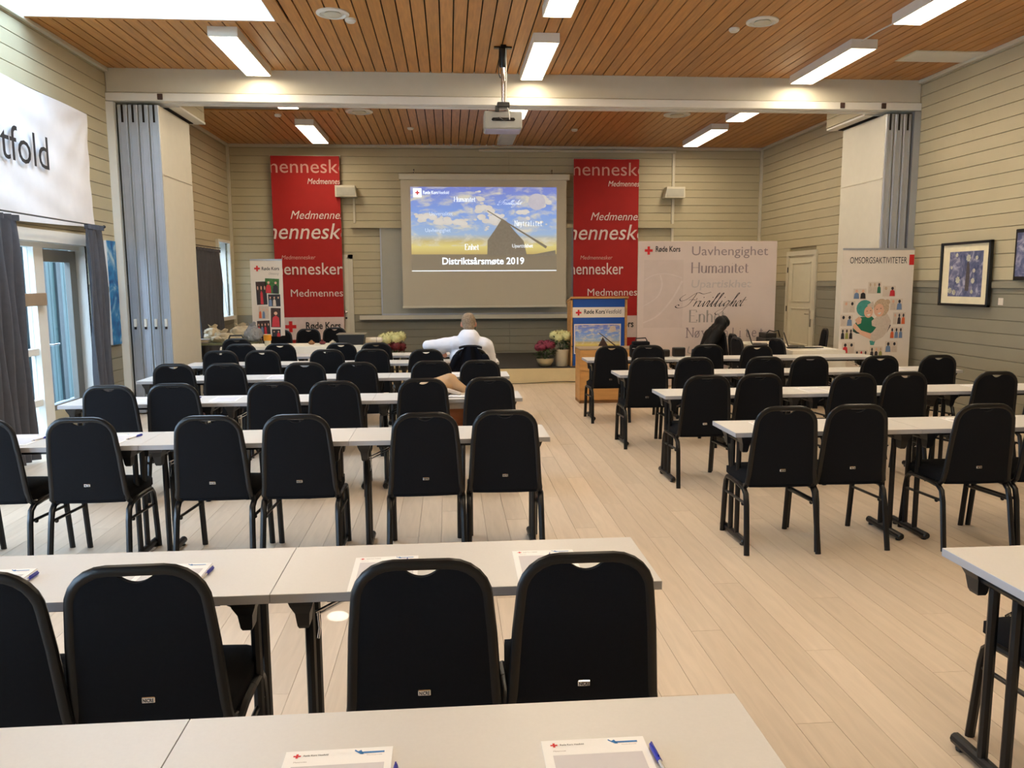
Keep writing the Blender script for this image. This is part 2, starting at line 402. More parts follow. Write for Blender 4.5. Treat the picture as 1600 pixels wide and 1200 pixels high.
def floor_mat():
    m = bpy.data.materials.new('beech_parquet'); m.use_nodes = True; nt = m.node_tree; b = nt.nodes['Principled BSDF']; N = nt.nodes.new; L = nt.links.new
    tc = N('ShaderNodeTexCoord'); ge = N('ShaderNodeNewGeometry'); oi = N('ShaderNodeObjectInfo')
    mp = N('ShaderNodeMapping'); mp.inputs['Scale'].default_value = (14, 1.3, 1); L(tc.outputs['Object'], mp.inputs[0])
    n1 = N('ShaderNodeTexNoise'); n1.inputs['Scale'].default_value = 2.2; n1.inputs['Detail'].default_value = 7; n1.inputs['Distortion'].default_value = .8; L(mp.outputs[0], n1.inputs['Vector'])
    n3 = N('ShaderNodeTexNoise'); n3.inputs['Scale'].default_value = .7; n3.inputs['Detail'].default_value = 3; L(tc.outputs['Object'], n3.inputs['Vector'])
    ad = N('ShaderNodeMath'); L(oi.outputs['Random'], ad.inputs[0]); L(ge.outputs['Random Per Island'], ad.inputs[1])
    fr = N('ShaderNodeMath'); fr.operation = 'FRACT'; L(ad.outputs[0], fr.inputs[0])
    a1 = N('ShaderNodeMath'); a1.operation = 'MULTIPLY_ADD'; a1.inputs[1].default_value = .55; L(n1.outputs['Fac'], a1.inputs[0])
    a2 = N('ShaderNodeMath'); a2.operation = 'MULTIPLY_ADD'; a2.inputs[1].default_value = .28; a2.inputs[2].default_value = 0; L(fr.outputs[0], a2.inputs[0]); L(a2.outputs[0], a1.inputs[2])
    a3 = N('ShaderNodeMath'); a3.operation = 'MULTIPLY_ADD'; a3.inputs[1].default_value = .35; L(n3.outputs['Fac'], a3.inputs[0]); L(a1.outputs[0], a3.inputs[2])
    cr = N('ShaderNodeValToRGB'); cr.color_ramp.elements[0].position = .3; cr.color_ramp.elements[0].color = (*lin((194, 177, 156)), 1)
    cr.color_ramp.elements[1].position = .95; cr.color_ramp.elements[1].color = (*lin((224, 206, 184)), 1)
    L(a3.outputs[0], cr.inputs[0]); L(cr.outputs[0], b.inputs['Base Color'])
    r = N('ShaderNodeMapRange'); r.inputs[3].default_value = .32; r.inputs[4].default_value = .5; L(n3.outputs['Fac'], r.inputs[0]); L(r.outputs[0], b.inputs['Roughness'])
    b.inputs['Specular IOR Level'].default_value = .4
    return m
FLOORM = floor_mat()

# ------------------------------------------------------------------ room shell
def struct(o): o['kind'] = 'structure'; return o
# floor: sub floor and boards running towards the stage
fl = struct(MB().box(XL-.3, XR+.3, YR-.3, YB+.3, -.25, -.02).build('floor', FLOORM))
BW, BL = .15, 2.2
rest = MB().use(FLOORM)
cache = {}
ncol = int((XR-XL)/BW)+1
for i in range(ncol):
    x0 = XL+i*BW; x1 = min(x0+BW, XR)
    if x1-x0 < .01: continue
    off = (i*0.37 % 1)*BL
    y = YR-off
    while y < YB:
        ya, yb = max(y, YR), min(y+BL, YB); y += BL
        if yb-ya < .02: continue
        near = ya < 7.0 and yb > 1.9 and -.45*yb-.2 < x1 and x0 < .62*yb+.3 and yb-ya > BL-.01 and x1-x0 > BW-.01
        if near:
            if 'b' not in cache:
                o = MB().box(0, BW-.0018, 0, BL-.0018, -.02, 0).build('floor_board', FLOORM, fl); cache['b'] = o
            else:
                o = cache['b'].copy(); C.objects.link(o)
            o.location = (x0, ya, random.uniform(-.0004, 0))
        else:
            rest.box(x0, x1-.0018, ya, yb-.0018, -.02, 0)
ro = rest.build('floor_boards', None, fl); ro['kind'] = 'stuff'

# walls of horizontal boards
PITCH_B = .15
def board_wall(name, axis, pos, a0, a1, sign, openings=(), split=None, up_from=1.6, z0=0, z1=HC, jn=(), thick=.022):
    """axis 'x': wall plane x=pos, runs along y. sign: direction the boards face"""
    if axis == 'x':
        root = MB()
        base0, base1 = sorted((pos-sign*.02, pos-sign*.035))
        # backing with openings: cut into vertical strips
        ys = sorted({a0, a1, *[o[0] for o in openings], *[o[1] for o in openings]})
        for p, q in zip(ys, ys[1:]):
            op = [o for o in openings if o[0] <= p and q <= o[1]]
            if not op: root.box(base0, base1, p, q, z0, z1)
            else:
                if op[0][2] > z0: root.box(base0, base1, p, q, z0, op[0][2])
                root.box(base0, base1, p, q, op[0][3], z1)
    else:
        base0, base1 = sorted((pos-sign*.02, pos-sign*.035))
        root = MB().box(a0, a1, base0, base1, z0, z1)
    w = struct(root.build(name, JOINT))
    n = int((z1-z0)/PITCH_B)+1
    for k in range(n):
        za, zb = z0+k*PITCH_B, min(z0+(k+1)*PITCH_B-.006, z1)
        if zb-za < .02: continue
        cuts = [a0, a1]+[j for j in jn]
        segs = [(a0, a1)]
        for o in openings:
            if o[2] < zb-.01 and o[3] > za+.01:
                ns = []
                for s_ in segs:
                    if o[0] > s_[0] and o[0] < s_[1]: ns.append((s_[0], o[0]))
                    if o[1] > s_[0] and o[1] < s_[1]: ns.append((o[1], s_[1]))
                    if o[1] <= s_[0] or o[0] >= s_[1]: ns.append(s_)
                segs = ns
        js = sorted(jn)
        for s_ in segs:
            ed = [s_[0]]+[j for j in js if s_[0]+.1 < j < s_[1]-.1]+[s_[1]]
            for p, q in zip(ed, ed[1:]):
                m = WALL_UP if (za+zb)/2 > up_from else WALL_LO
                lo, hi = sorted((pos, pos-sign*thick))
                mb = MB()
                if axis == 'x': mb.box(lo, hi, p, q-.002, za, zb, .003, 1)
                else: mb.box(p, q-.002, lo, hi, za, zb, .003, 1)
                mb.build('wall_board', m, w)
    return w
board_wall('wall_left', 'x', XL, YR, YB, 1, OPEN, jn=(YM-.02,), up_from=1.6)
DOORR = (13.16, 14.22, 0, 2.12)
board_wall('wall_right', 'x', XR, YR, YB, -1, [DOORR], jn=(4.2, YM-.02), up_from=1.6)
DOORB = (-2.80, -1.92)
board_wall('wall_back', 'y', YB, XL, XR, -1, (), jn=(1.2,), up_from=1.06)
struct(MB().box(XL, XR, YR-.12, YR, 0, HC).build('wall_rear', WALL_UP))

# ceiling: dark backing (with the roof light cut out) and one board per strip
cb = MB().use(DARK)
for (a, b, c, d) in ((XL-.2, XR+.2, YR-.2, SKY[2]), (XL-.2, XR+.2, SKY[3], YB+.2), (SKY[1], XR+.2, SKY[2], SKY[3])):
    cb.box(a, b, c, d, HC+.022, HC+.05)
ce = struct(cb.build('ceiling'))
CP = .136
n = int((XR-XL)/CP)+1
for i in range(n):
    x0 = XL+i*CP; x1 = min(x0+CP-.014, XR)
    if x1-x0 < .02: continue
    runs = [(YR, YM), (YM+.24, YB)]
    if x0 < SKY[1]: runs = [(YR, SKY[2]), (SKY[3], YM), (YM+.24, YB)]
    for (a, b) in runs:
        MB().box(x0, x1, a, b, HC, HC+.018).build('ceiling_board', CEILW, ce)
for nm, bx in (('trim_1', (XL, XL+.05, YR, YM, HC-.045, HC)), ('trim_2', (XR-.05, XR, YR, YM, HC-.045, HC)), ('trim_3', (XL, XR, YB-.05, YB, HC-.05, HC)),
               ('trim_4', (XL, XL+.05, YM+.24, YB, HC-.045, HC)), ('trim_5', (XR-.05, XR, YM+.24, YB, HC-.045, HC))):
    struct(MB().box(*bx, .006, 1).build(nm, TRIMP))
for nm, x, y in (('trim_8', XL, YB), ('trim_9', XR, YB)):
    sx = 1 if x < 0 else -1
    struct(MB().use(TRIMP).box(min(x-sx*.2, x+sx*.045), max(x-sx*.2, x+sx*.045), y-.045, y+.2, 0, HC+.1).build(nm))
# dado rails
for nm, segs, xx in (('trim_6', [(YR, 6.5), (9.66, YM-.1), (11.7, 14.6)], (XL, XL+.03)), ('trim_7', [(YR, YM-.03), (11.75, 13.02), (14.34, YB)], (XR-.03, XR))):
    for a, b in segs:
        mb = MB().box(xx[0], xx[1], a, b, 1.56, 1.63, .006, 1); o = struct(mb.build(nm, WALL_LO))
struct(MB().box(XL, XR, YB-.02, YB, 0, .1).build('baseboard_back', WALL_LO))
struct(MB().box(XR-.02, XR, YR, YM, 0, .1).build('baseboard_right', WALL_LO))
struct(MB().box(XL, XL+.02, 9.66, YM-.1, 0, .1).build('baseboard_left', WALL_LO))

# roof light in the ceiling beside the window wall
sk = struct(MB().use(WHITE).box(SKY[0]-.02, SKY[0], SKY[2], SKY[3], HC, HC+.6).box(SKY[1]-.012, SKY[1]+.02, SKY[2], SKY[3], HC-.015, HC+.6)
            .box(SKY[0], SKY[1], SKY[3]-.012, SKY[3]+.02, HC-.015, HC+.6).box(SKY[0], SKY[1], SKY[2]-.02, SKY[2], HC+.02, HC+.6).build('window_6'))
MB().use(CEILW).box(SKY[1]+.0, SKY[1]+.12, SKY[2]-.12, SKY[3]+.03, HC-.02, HC).box(SKY[0], SKY[1], SKY[3]+.0, SKY[3]+.03, HC-.02, HC).build('frame', None, sk)
for k in range(1, 4): MB().box(SKY[0]+(SKY[1]-SKY[0])*k/4-.025, SKY[0]+(SKY[1]-SKY[0])*k/4+.025, SKY[2], SKY[3], HC+.42, HC+.47).build('glazing_bar', WHITE, sk)
MB().box(SKY[0], SKY[1], SKY[2], SKY[3], HC+.44, HC+.446).build('pane', GLASS, sk)
# the closed roof light of the rear part: wooden surround with a grey blind
bl = struct(MB().use(CEILW).box(-3.75, -1.60, 12.45, 12.55, HC-.05, HC).box(-1.68, -1.60, 11.0, 12.45, HC-.05, HC).box(-3.75, -3.67, 11.0, 12.45, HC-.05, HC).build('window_7'))
MB().box(-3.67, -1.68, 11.0, 12.45, HC-.03, HC-.02).build('blind', mat('blind_grey', lin((140, 130, 116)), .8), bl)

# ceiling beam with the partition track
bmn = struct(MB().box(XL, XR, YM, YM+.22, 3.97, HC+.02, .01, 1).build('ceiling_beam', TRIMP))
tr_ = MB().use(WHITE).box(XL, XR, YM-.03, YM+.09, 3.87, 3.965, .006, 1).box(XL, XR, YM+.13, YM+.25, 3.87, 3.965, .006, 1).use(DARK).box(XL, XR, YM+.09, YM+.13, 3.90, 3.96)
tro = tr_.build('partition_track', None, bmn)
for x in (-3.47, 5.16, 5.72):
    MB().box(x-.03, x+.03, YM-.045, YM-.02, 3.885, 3.955, .004, 1).build('track_clip', mat('rust_clip', lin((70, 48, 40)), .6), bmn)
# bulkheads above the parked partition leaves
for nm, x0, x1, side in (('bulkhead_left', XL, -3.36, 1), ('bulkhead_right', 5.62, XR, -1)):
    b = struct(MB().box(x0, x1, YM+.26, 11.66, 3.88, HC).build(nm, JOINT))
    xs = x1 if side == 1 else x0
    for k in range(3):
        lo, hi = sorted((xs, xs+side*.015))
        MB().box(lo, hi, YM+.26, 11.66, 3.885+k*.125, 3.885+k*.125+.119).build('board', WALL_UP, b)
    MB().box(x0, x1+(.02 if side == 1 else 0), YM+.26, 11.68, 3.855, 3.88).build('edge_strip', WHITE, b)
    xm = (-3.62 if side == 1 else 5.90)
    MB().box(xm-.14, xm+.14, YM+.28, 11.6, 3.845, 3.856).build('slot', DARK, b)

# folding wall leaves parked edge-on under the beam
def parked(name, label, xs, w, ymax, col_edge, face_sign):
    t = thing(name, label, 'folding partition', (0, 0, 0))
    for i, x in enumerate(xs):
        leaf = MB().use(PANELM).box(x, x+w, YM+.02, ymax, .02, 3.83, .004, 1).build('leaf', None, t)
        e = MB().use(ALU)
        e.box(x+.004, x+w-.004, YM-.004, YM+.02, .02, 3.83, .003, 1)
        e.use(DARK).box(x+w/2-.012, x+w/2+.012, YM-.008, YM+.0, 3.62, 3.83).use(ALU)
        e.box(x+w*.18, x+w*.26, YM-.012, YM-.002, .02, 3.8); e.box(x+w*.74, x+w*.82, YM-.012, YM-.002, .02, 3.8)
        e.build('edge_profile', None, leaf)
        h = MB().use(WHITE).box(x+w/2-.016, x+w/2+.016, YM-.03, YM-.004, 1.12, 1.22, .004, 1).use(DARK).box(x+w/2-.010, x+w/2+.010, YM-.032, YM-.01, 1.09, 1.12)
        if name == 'folding_partition' and face_sign > 0: h.build('latch', None, leaf)
        else: h.bm.free()
    return t
pl = parked('folding_partition', 'pale grey folding wall leaves parked edge-on beside the blue painting', [-4.0, -3.875, -3.75, -3.625], .118, 11.5, ALU, 1)
MB().box(XL+.0, XL+.09, YM-.03, YM+.05, 0, 3.86).build('jamb_post', WHITE, pl)
x = -3.5
MB().use(TRIMP).box(x-.006, x+.004, YM+.03, 11.48, 3.0, 3.012).build('seam', None, pl)
pr = parked('folding_partition', 'beige folding wall leaves parked behind the tall care banner', [5.785, 5.905, 6.025], .112, 11.5, ALU, -1)
MB().box(XR-.09, XR, YM-.03, YM+.05, 0, 3.86).build('jamb_post', ALU, pr)
MB().use(TRIMP).box(5.777, 5.787, YM+.03, 11.48, 3.0, 3.012).build('seam', None, pr)

# ------------------------------------------------------------------ windows and doors of the window side
def outside_wall_reveals(i, o, depth=.22, m=WHITE):
    y0, y1, z0, z1 = o
    w = struct(MB().use(m).box(XL-depth, XL-.02, y0-.02, y0, z0, z1).box(XL-depth, XL-.02, y1, y1+.02, z0, z1)
               .box(XL-depth, XL-.02, y0-.02, y1+.02, z1, z1+.03).box(XL-depth, XL-.02, y0-.02, y1+.02, z0-.03, z0).build('window_%d' % i))
    return w
def casing(w, o, wd=.09):
    y0, y1, z0, z1 = o
    mb = MB().use(WHITE).box(XL, XL+.025, y0-wd, y0, z0, z1+wd).box(XL, XL+.025, y1, y1+wd, z0, z1+wd).box(XL, XL+.025, y0-wd, y1+wd, z1, z1+wd)
    if z0 > .1: mb.box(XL, XL+.04, y0-wd, y1+wd, z0-wd, z0)
    mb.build('casing', None, w)
for i, o in enumerate(OPEN):
    w_ = outside_wall_reveals(i+1, o)
    y0, y1, z0, z1 = o
    if i == 2: continue
    if i != 4: casing(w_, o)
    n = 3 if i < 2 else (2 if i == 3 else 1)
    mb = MB().use(WHITE); d = XL-.2
    mb.box(d, d+.05, y0, y1, z1-.06, z1).box(d, d+.05, y0, y1, z0, z0+.06)
    for k in range(n+1):
        yy = y0+(y1-y0)*k/n; mb.box(d, d+.05, max(yy-.03, y0), min(yy+.03, y1), z0, z1)
    mb.build('frame', None, w_)
    for k in range(n): MB().box(d+.02, d+.026, y0+(y1-y0)*k/n+.03, y0+(y1-y0)*(k+1)/n-.03, z0+.06, z1-.06).build('pane', GLASS, w_)
# small window near the back corner: deep reveal and thick white casing
w5 = [o for o in bpy.data.objects if o.name == 'window_5'][0]
y0, y1, z0, z1 = OPEN[4]
MB().use(WHITE).box(XL, XL+.05, y0-.06, y0+.0, z0-.05, z1+.05).box(XL, XL+.05, y1, y1+.06, z0-.05, z1+.05).box(XL, XL+.05, y0, y1, z1, z1+.05).box(XL, XL+.08, y0-.06, y1+.06, z0-.07, z0).build('casing', None, w5)
MB().use(DARK).box(XL-.12, XL-.08, y0+.03, y0+.09, z0, z0+.07, .01).build('figurine', None, w5)
MB().tube([(XL-.02, y0+.05, z1-.1), (XL-.03, y1-.25, z0+.5), (XL-.02, y1-.1, z0)], .004, 5).build('blind_cord', GINK, w5)

# glazed terrace door with a side light, set back in the thick wall
y0, y1, z0, z1 = OPEN[2]
dw = [o for o in bpy.data.objects if o.name == 'window_3'][0]
mb = MB().use(WHITE).box(XL, XL+.03, y0-.09, y1+.12, z1, z1+.12).box(XL, XL+.03, y1, y1+.04, 0, z1)
mb.box(XL-.2, XL-.1, y0, y1, z1-.05, z1)
for a, b in ((y0, y0+.08), (7.46, 7.56), (8.53, 8.72)): mb.box(XL-.2, XL-.1, a, b, 0, z1-.05)
mb.box(XL-.19, XL-.12, y0, 8.55, .93, 1.0); mb.box(XL-.19, XL-.12, y0, 8.55, .40, .47); mb.box(XL-.2, XL-.1, y0, 8.55, 0, .08)
mb.build('frame', None, dw)
for a, b in ((y0+.08, 7.46), (7.56, 8.53)):
    for c, d in ((.08, .4), (.47, .93), (1.0, z1-.05)): MB().box(XL-.16, XL-.154, a, b, c, d).build('pane', GLASS, dw)
MB().box(XL-.09, XL-.05, 7.8, 8.64, 1.44, 1.57, .006).build('wooden_bar', mat('raw_pine', lin((150, 128, 104)), .6), dw)
dr = struct(MB().use(DOORG).box(XL-.2, XL-.14, 8.73, 8.77, 0, 2.03).box(XL-.2, XL-.14, 9.39, 9.54, 0, 2.03).box(XL-.2, XL-.14, 8.77, 9.39, 1.90, 2.03).box(XL-.2, XL-.14, 8.77, 9.39, .30, .36).use(WALL_UP).box(XL-.2, XL-.14, 8.77, 9.39, 0, .30).build('door_1'))
MB().box(XL-.175, XL-.169, 8.77, 9.39, .36, 1.90).build('pane', GLASS, dr)
MB().use(CHROME).box(XL-.14, XL-.125, 8.735, 8.765, .90, 1.10, .003).tube([(XL-.13, 8.75, 1.02), (XL-.08, 8.75, 1.02), (XL-.075, 8.77, 1.02), (XL-.075, 8.88, 1.02)], .009, 8).build('handle', None, dr)
MB().box(XL-.2, XL+.02, 7.0, 9.55, -.01, .025).build('threshold', mat('threshold_oak', lin((150, 120, 80)), .5), dr)
# outside: boarded annex, snow and fence seen through the glass
an = struct(MB().box(-6.1, -6.0, 5.0, 17.2, -.3, 3.2).build('outside_wall', TEAL))
for k in range(81):
    y = 5.0+k*.15
    MB().box(-6.0, -5.975+(.03 if k % 3 == 0 else 0), y, y+.135, -.3, 3.2).build('cladding_board', TEALD if k % 3 == 0 else TEAL, an)
struct(MB().box(-30, XL-.24, -12, 30, -.4, -.12).build('outside_ground', SNOW))

# curtains
def curtain(name, label, x, ya, yb, z0, z1, n=7, amp=.045, flare=0., lean=0.):
    t = thing(name, label, 'curtain', (x, (ya+yb)/2, z0)); L = yb-ya; H = z1-z0; ph = random.random()*6
    def fn(u, v):
        y = (u-.5)*L*(1+flare*(1-v)**2)+lean*(1-v)
        a = amp*(.45+.55*(1-v) if v < .93 else .35)
        d = a*math.sin(u*n*2*PI+ph+.5*math.sin(v*3))+.012*math.sin(v*9+u*14)
        return (d, y, v*H)
    MB().grid(fn, n*12, 14, .004).build('cloth', CURT, t)
    def hd(u, v): return (.045*math.sin(u*n*2*PI+ph)+.004, (u-.5)*L, H-.01+v*.05)
    MB().grid(hd, n*12, 2, .004).build('heading', CURT, t)
    return t
curtain('curtain', 'dark grey floor-length curtain beside the side light, nearest the camera', XL+.22, 6.85, 7.62, .03, 2.24, 6, .055, .0, .0)
curtain('curtain', 'dark grey curtain hanging between the terrace door and the blue painting', XL+.19, 9.10, 9.50, .03, 2.27, 4, .045, .06, -.03)
curtain('curtain', 'grey curtain behind the parked folding wall near the back corner', XL+.14, 13.0, 14.32, .45, 2.2, 8, .05, .05)
cr_ = MB().use(BLACKM).tube([(XL+.19, 2.0, 2.31), (XL+.19, 9.56, 2.31)], .008, 8).ell((XL+.19, 9.57, 2.31), (.018, .018, .018))
tag(cr_.build('curtain_rod'), 'thin dark curtain rod below the white cloth banner', 'curtain rod')
tag(MB().use(BLACKM).tube([(XL+.14, 12.2, 2.27), (XL+.14, 14.42, 2.27)], .008, 8).build('curtain_rod'), 'thin dark curtain rod near the back corner', 'curtain rod')

# white cloth banner "Vestfold" above the terrace door
t = thing('cloth_banner', 'large white cloth banner reading Vestfold above the terrace door', 'banner', (XL+.06, 9.64, 2.93))
BY0, BY1 = -5.0, 0.0
def fn(u, v):
    y = BY0+(BY1-BY0)*u
    top = .64+.10*(1-u)*1.5-.05*math.sin(PI*u); bot = -.62-.06*math.sin(PI*u)
    z = bot+(top-bot)*v
    dx, dy = y-BY1, z-top
    r = math.hypot(dx, dy); a = math.atan2(-dy, -dx+1e-6)
    wr = .020*math.sin(a*11)*math.exp(-r*1.1)*min(1, r*3)
    wr += .009*math.sin(z*14+y*3.3)*math.exp(-abs(dx)*.3)*v+.006*math.sin(y*5+z*17)
    return (wr*(1-.6*u**6), y+.004*math.sin(z*7)*u-.03*u*math.sin(PI*v), z)
MB().grid(fn, 110, 50, .003).build('cloth', CLOTHW, t)
fr = Frame((.035, 0, 0), (0, 1, 0), (0, 0, 1), .0)
tb_ = text_bm('tfold', 1.0); xs = [v.co.x for v in tb_.verts]; tw_ = max(xs)-min(xs); zs = [v.co.y for v in tb_.verts]; th_ = max(zs); tb_.free()
b_ = text_bm('Vestfold', 1.0); xs = [v.co.x for v in b_.verts]; mx = max(xs)
for v in b_.verts: v.co.x = (v.co.x-mx)*.88/tw_-1.044; v.co.y = v.co.y*.325/th_-.12
on_frame(b_, fr); me = bpy.data.meshes.new('lettering'); b_.to_mesh(me); b_.free(); me.materials.append(INK)
o = bpy.data.objects.new('lettering', me); C.objects.link(o); o.parent = t

# blue painting beside the partition
t = thing('painting', 'tall narrow blue and white abstract canvas on the window-side wall', 'painting', (XL+.002, 10.0, .92))
MB().box(0, .03, -.02, .24, 0, 1.26).build('canvas', CLOTHW, t)
pm = bpy.data.materials.new('blue_abstract_paint'); pm.use_nodes = True; nt = pm.node_tree; b = nt.nodes['Principled BSDF']
tc = nt.nodes.new('ShaderNodeTexCoord'); n1 = nt.nodes.new('ShaderNodeTexNoise'); n1.inputs['Scale'].default_value = 3.2; n1.inputs['Detail'].default_value = 8; n1.inputs['Distortion'].default_value = 1.4
cr = nt.nodes.new('ShaderNodeValToRGB'); cr.color_ramp.elements[0].position = .38; cr.color_ramp.elements[0].color = (*lin((14, 72, 140)), 1); cr.color_ramp.elements[1].position = .66; cr.color_ramp.elements[1].color = (*lin((190, 215, 225)), 1)
e = cr.color_ramp.elements.new(.52); e.color = (*lin((40, 130, 190)), 1)
nt.links.new(tc.outputs['Object'], n1.inputs['Vector']); nt.links.new(n1.outputs['Fac'], cr.inputs[0]); nt.links.new(cr.outputs[0], b.inputs['Base Color']); b.inputs['Roughness'].default_value = .5
MB().box(.03, .033, -.02, .24, 0, 1.26).build('painted_face', pm, t)

# ------------------------------------------------------------------ door side wall
dy0, dy1, _, dz = DOORR
d2 = struct(MB().use(TRIMP).box(XR-.03, XR+.03, dy0-.06, dy0+.02, 0, dz+.06).box(XR-.03, XR+.03, dy1-.02, dy1+.06, 0, dz+.06).box(XR-.03, XR+.03, dy0+.02, dy1-.02, dz-.02, dz+.06).build('door_2'))
DOORP = mat('door_cream_paint', lin((214, 210, 190)), .4, var=.02)
MB().box(XR+.0, XR+.04, dy0+.02, dy1-.02, .02, dz-.02).build('leaf', DOORP, d2)
for a, b in ((1.28, 1.98), (.52, 1.18), (.12, .42)):
    mb = MB().use(DOORP); q = .015; yA, yB = dy0+.16, dy1-.16
    for r_ in ((yA, yB, a, a+.025), (yA, yB, b-.025, b), (yA, yA+.025, a, b), (yB-.025, yB, a, b)): mb.box(XR-.014, XR+.001, *r_, .004, 1)
    mb.build('panel_moulding', None, d2)
MB().use(CHROME).tube([(XR, dy0+.10, 1.08), (XR-.05, dy0+.10, 1.08), (XR-.055, dy0+.13, 1.08), (XR-.055, dy0+.22, 1.08)], .01, 8).box(XR-.012, XR+.0, dy0+.07, dy0+.13, .86, 1.14).build('handle', None, d2)
MB().box(XR-.05, XR-.03, dy0-.10, dy0+.03, 1.0, 1.16, .005).build('lock_box', DOORP, d2)
for z in (.3, 1.1, 1.8): MB().tube([(XR-.032, dy1-.02, z), (XR-.032, dy1-.02, z+.1)], .01, 8).build('hinge', BLACKM, d2)

# framed picture
t = thing('framed_picture', 'black framed purple-blue floral painting with cream mat on the door-side wall', 'picture', (XR-.033, 9.13, 1.725))
fw_, fh = .92, .77
mb = MB().use(BLACKM)
for r_ in ((-fw_/2, fw_/2, -fh/2, -fh/2+.03), (-fw_/2, fw_/2, fh/2-.03, fh/2), (-fw_/2, -fw_/2+.03, -fh/2, fh/2), (fw_/2-.03, fw_/2, -fh/2, fh/2)): mb.box(-.045, 0, *r_, .003, 1)
mb.build('frame', None, t)
MB().box(-.02, -.004, -fw_/2+.02, fw_/2-.02, -fh/2+.02, fh/2-.02).build('mat_board', mat('mat_board_cream', lin((232, 222, 190)), .7), t)
pm2 = bpy.data.materials.new('floral_paint'); pm2.use_nodes = True; nt = pm2.node_tree; b = nt.nodes['Principled BSDF']
tc = nt.nodes.new('ShaderNodeTexCoord'); n1 = nt.nodes.new('ShaderNodeTexNoise'); n1.inputs['Scale'].default_value = 9; n1.inputs['Detail'].default_value = 6; n1.inputs['Distortion'].default_value = 1.2
cr = nt.nodes.new('ShaderNodeValToRGB'); cr.color_ramp.elements[0].position = .35; cr.color_ramp.elements[0].color = (*lin((58, 72, 110)), 1); cr.color_ramp.elements[1].position = .68; cr.color_ramp.elements[1].color = (*lin((170, 170, 190)), 1)
e = cr.color_ramp.elements.new(.52); e.color = (*lin((104, 108, 142)), 1)
nt.links.new(tc.outputs['Object'], n1.inputs['Vector']); nt.links.new(n1.outputs['Fac'], cr.inputs[0]); nt.links.new(cr.outputs[0], b.inputs['Base Color']); b.inputs['Roughness'].default_value = .5
MB().box(-.022, -.021, -.32, .30, -.27, .27).build('painted_sheet', pm2, t)
fr = Frame((-.022, 0, 0), (0, -1, 0), (0, 0, 1), .0015)
PALE = mat('pale_petal_paint', lin((206, 206, 190)), .5, var=.15, scale=60); DGREY = mat('dark_figure_paint', lin((74, 70, 74)), .5, var=.2, scale=40)
flat(fr, [[(.02, -.2), (.09, -.2), (.10, -.05), (.085, .1), (.07, .15), (.04, .14), (.03, .02)]], DGREY, t, 'figure_stroke')
fl_ = []
for (u, v, r_) in ((-.12, -.07, .05), (.16, -.08, .04), (-.26, -.2, .045), (-.18, -.22, .04), (.06, .19, .05), (-.16, .23, .03), (.21, .19, .03), (-.25, .08, .025), (.17, .04, .03), (.15, -.21, .03)):
    for k in range(7):
        a = k*2*PI/7; fl_.append(disc(u+.55*r_*math.cos(a), v+.55*r_*math.sin(a), r_*.33, 7))
    fl_.append(disc(u, v, r_*.4, 8))
flat(fr, fl_, PALE, t, 'flower_strokes', 1.2)['kind'] = 'stuff'
tag(MB().box(XR-.003, XR-.0, 8.50, 8.58, 1.37, 1.45).build('picture_label', PRINTW), 'small white card on the wall beside the framed painting', 'label')
t = thing('framed_picture', 'dark framed picture cut off by the edge of the photo', 'picture', (XR-.033, 7.98, 1.9))
MB().use(BLACKM).box(-.04, 0, -.02, .30, -.25, .3, .004, 1).build('frame', None, t); MB().box(-.042, -.04, .0, .27, -.21, .26).build('painted_sheet', pm2, t)

# ------------------------------------------------------------------ back wall furnishing
t = struct(MB().use(TRIMP).box(-2.84, -2.76, YB-.03, YB, 0, 2.2).box(-1.93, -1.84, YB-.03, YB, 0, 2.2).box(-2.84, -1.84, YB-.03, YB, 2.12, 2.2).build('door_3'))
MB().box(-2.76, -1.93, YB-.02, YB-.002, 0, 2.12).build('leaf', DOORP, t)
MB().use(CHROME).lathe([(.02, 0), (.028, .01), (.012, .03), (.026, .06), (0.0, .075)], 12).build('door_knob', None, t).matrix_local = Matrix.Translation((-1.99, YB-.02, 1.1)) @ Matrix.Rotation(PI/2, 4, 'X')
MB().use(BLACKM).lathe([(.02, 0), (.02, .012), (0., .016)], 12).build('lock', None, t).matrix_local = Matrix.Translation((-1.99, YB-.02, .98)) @ Matrix.Rotation(PI/2, 4, 'X')

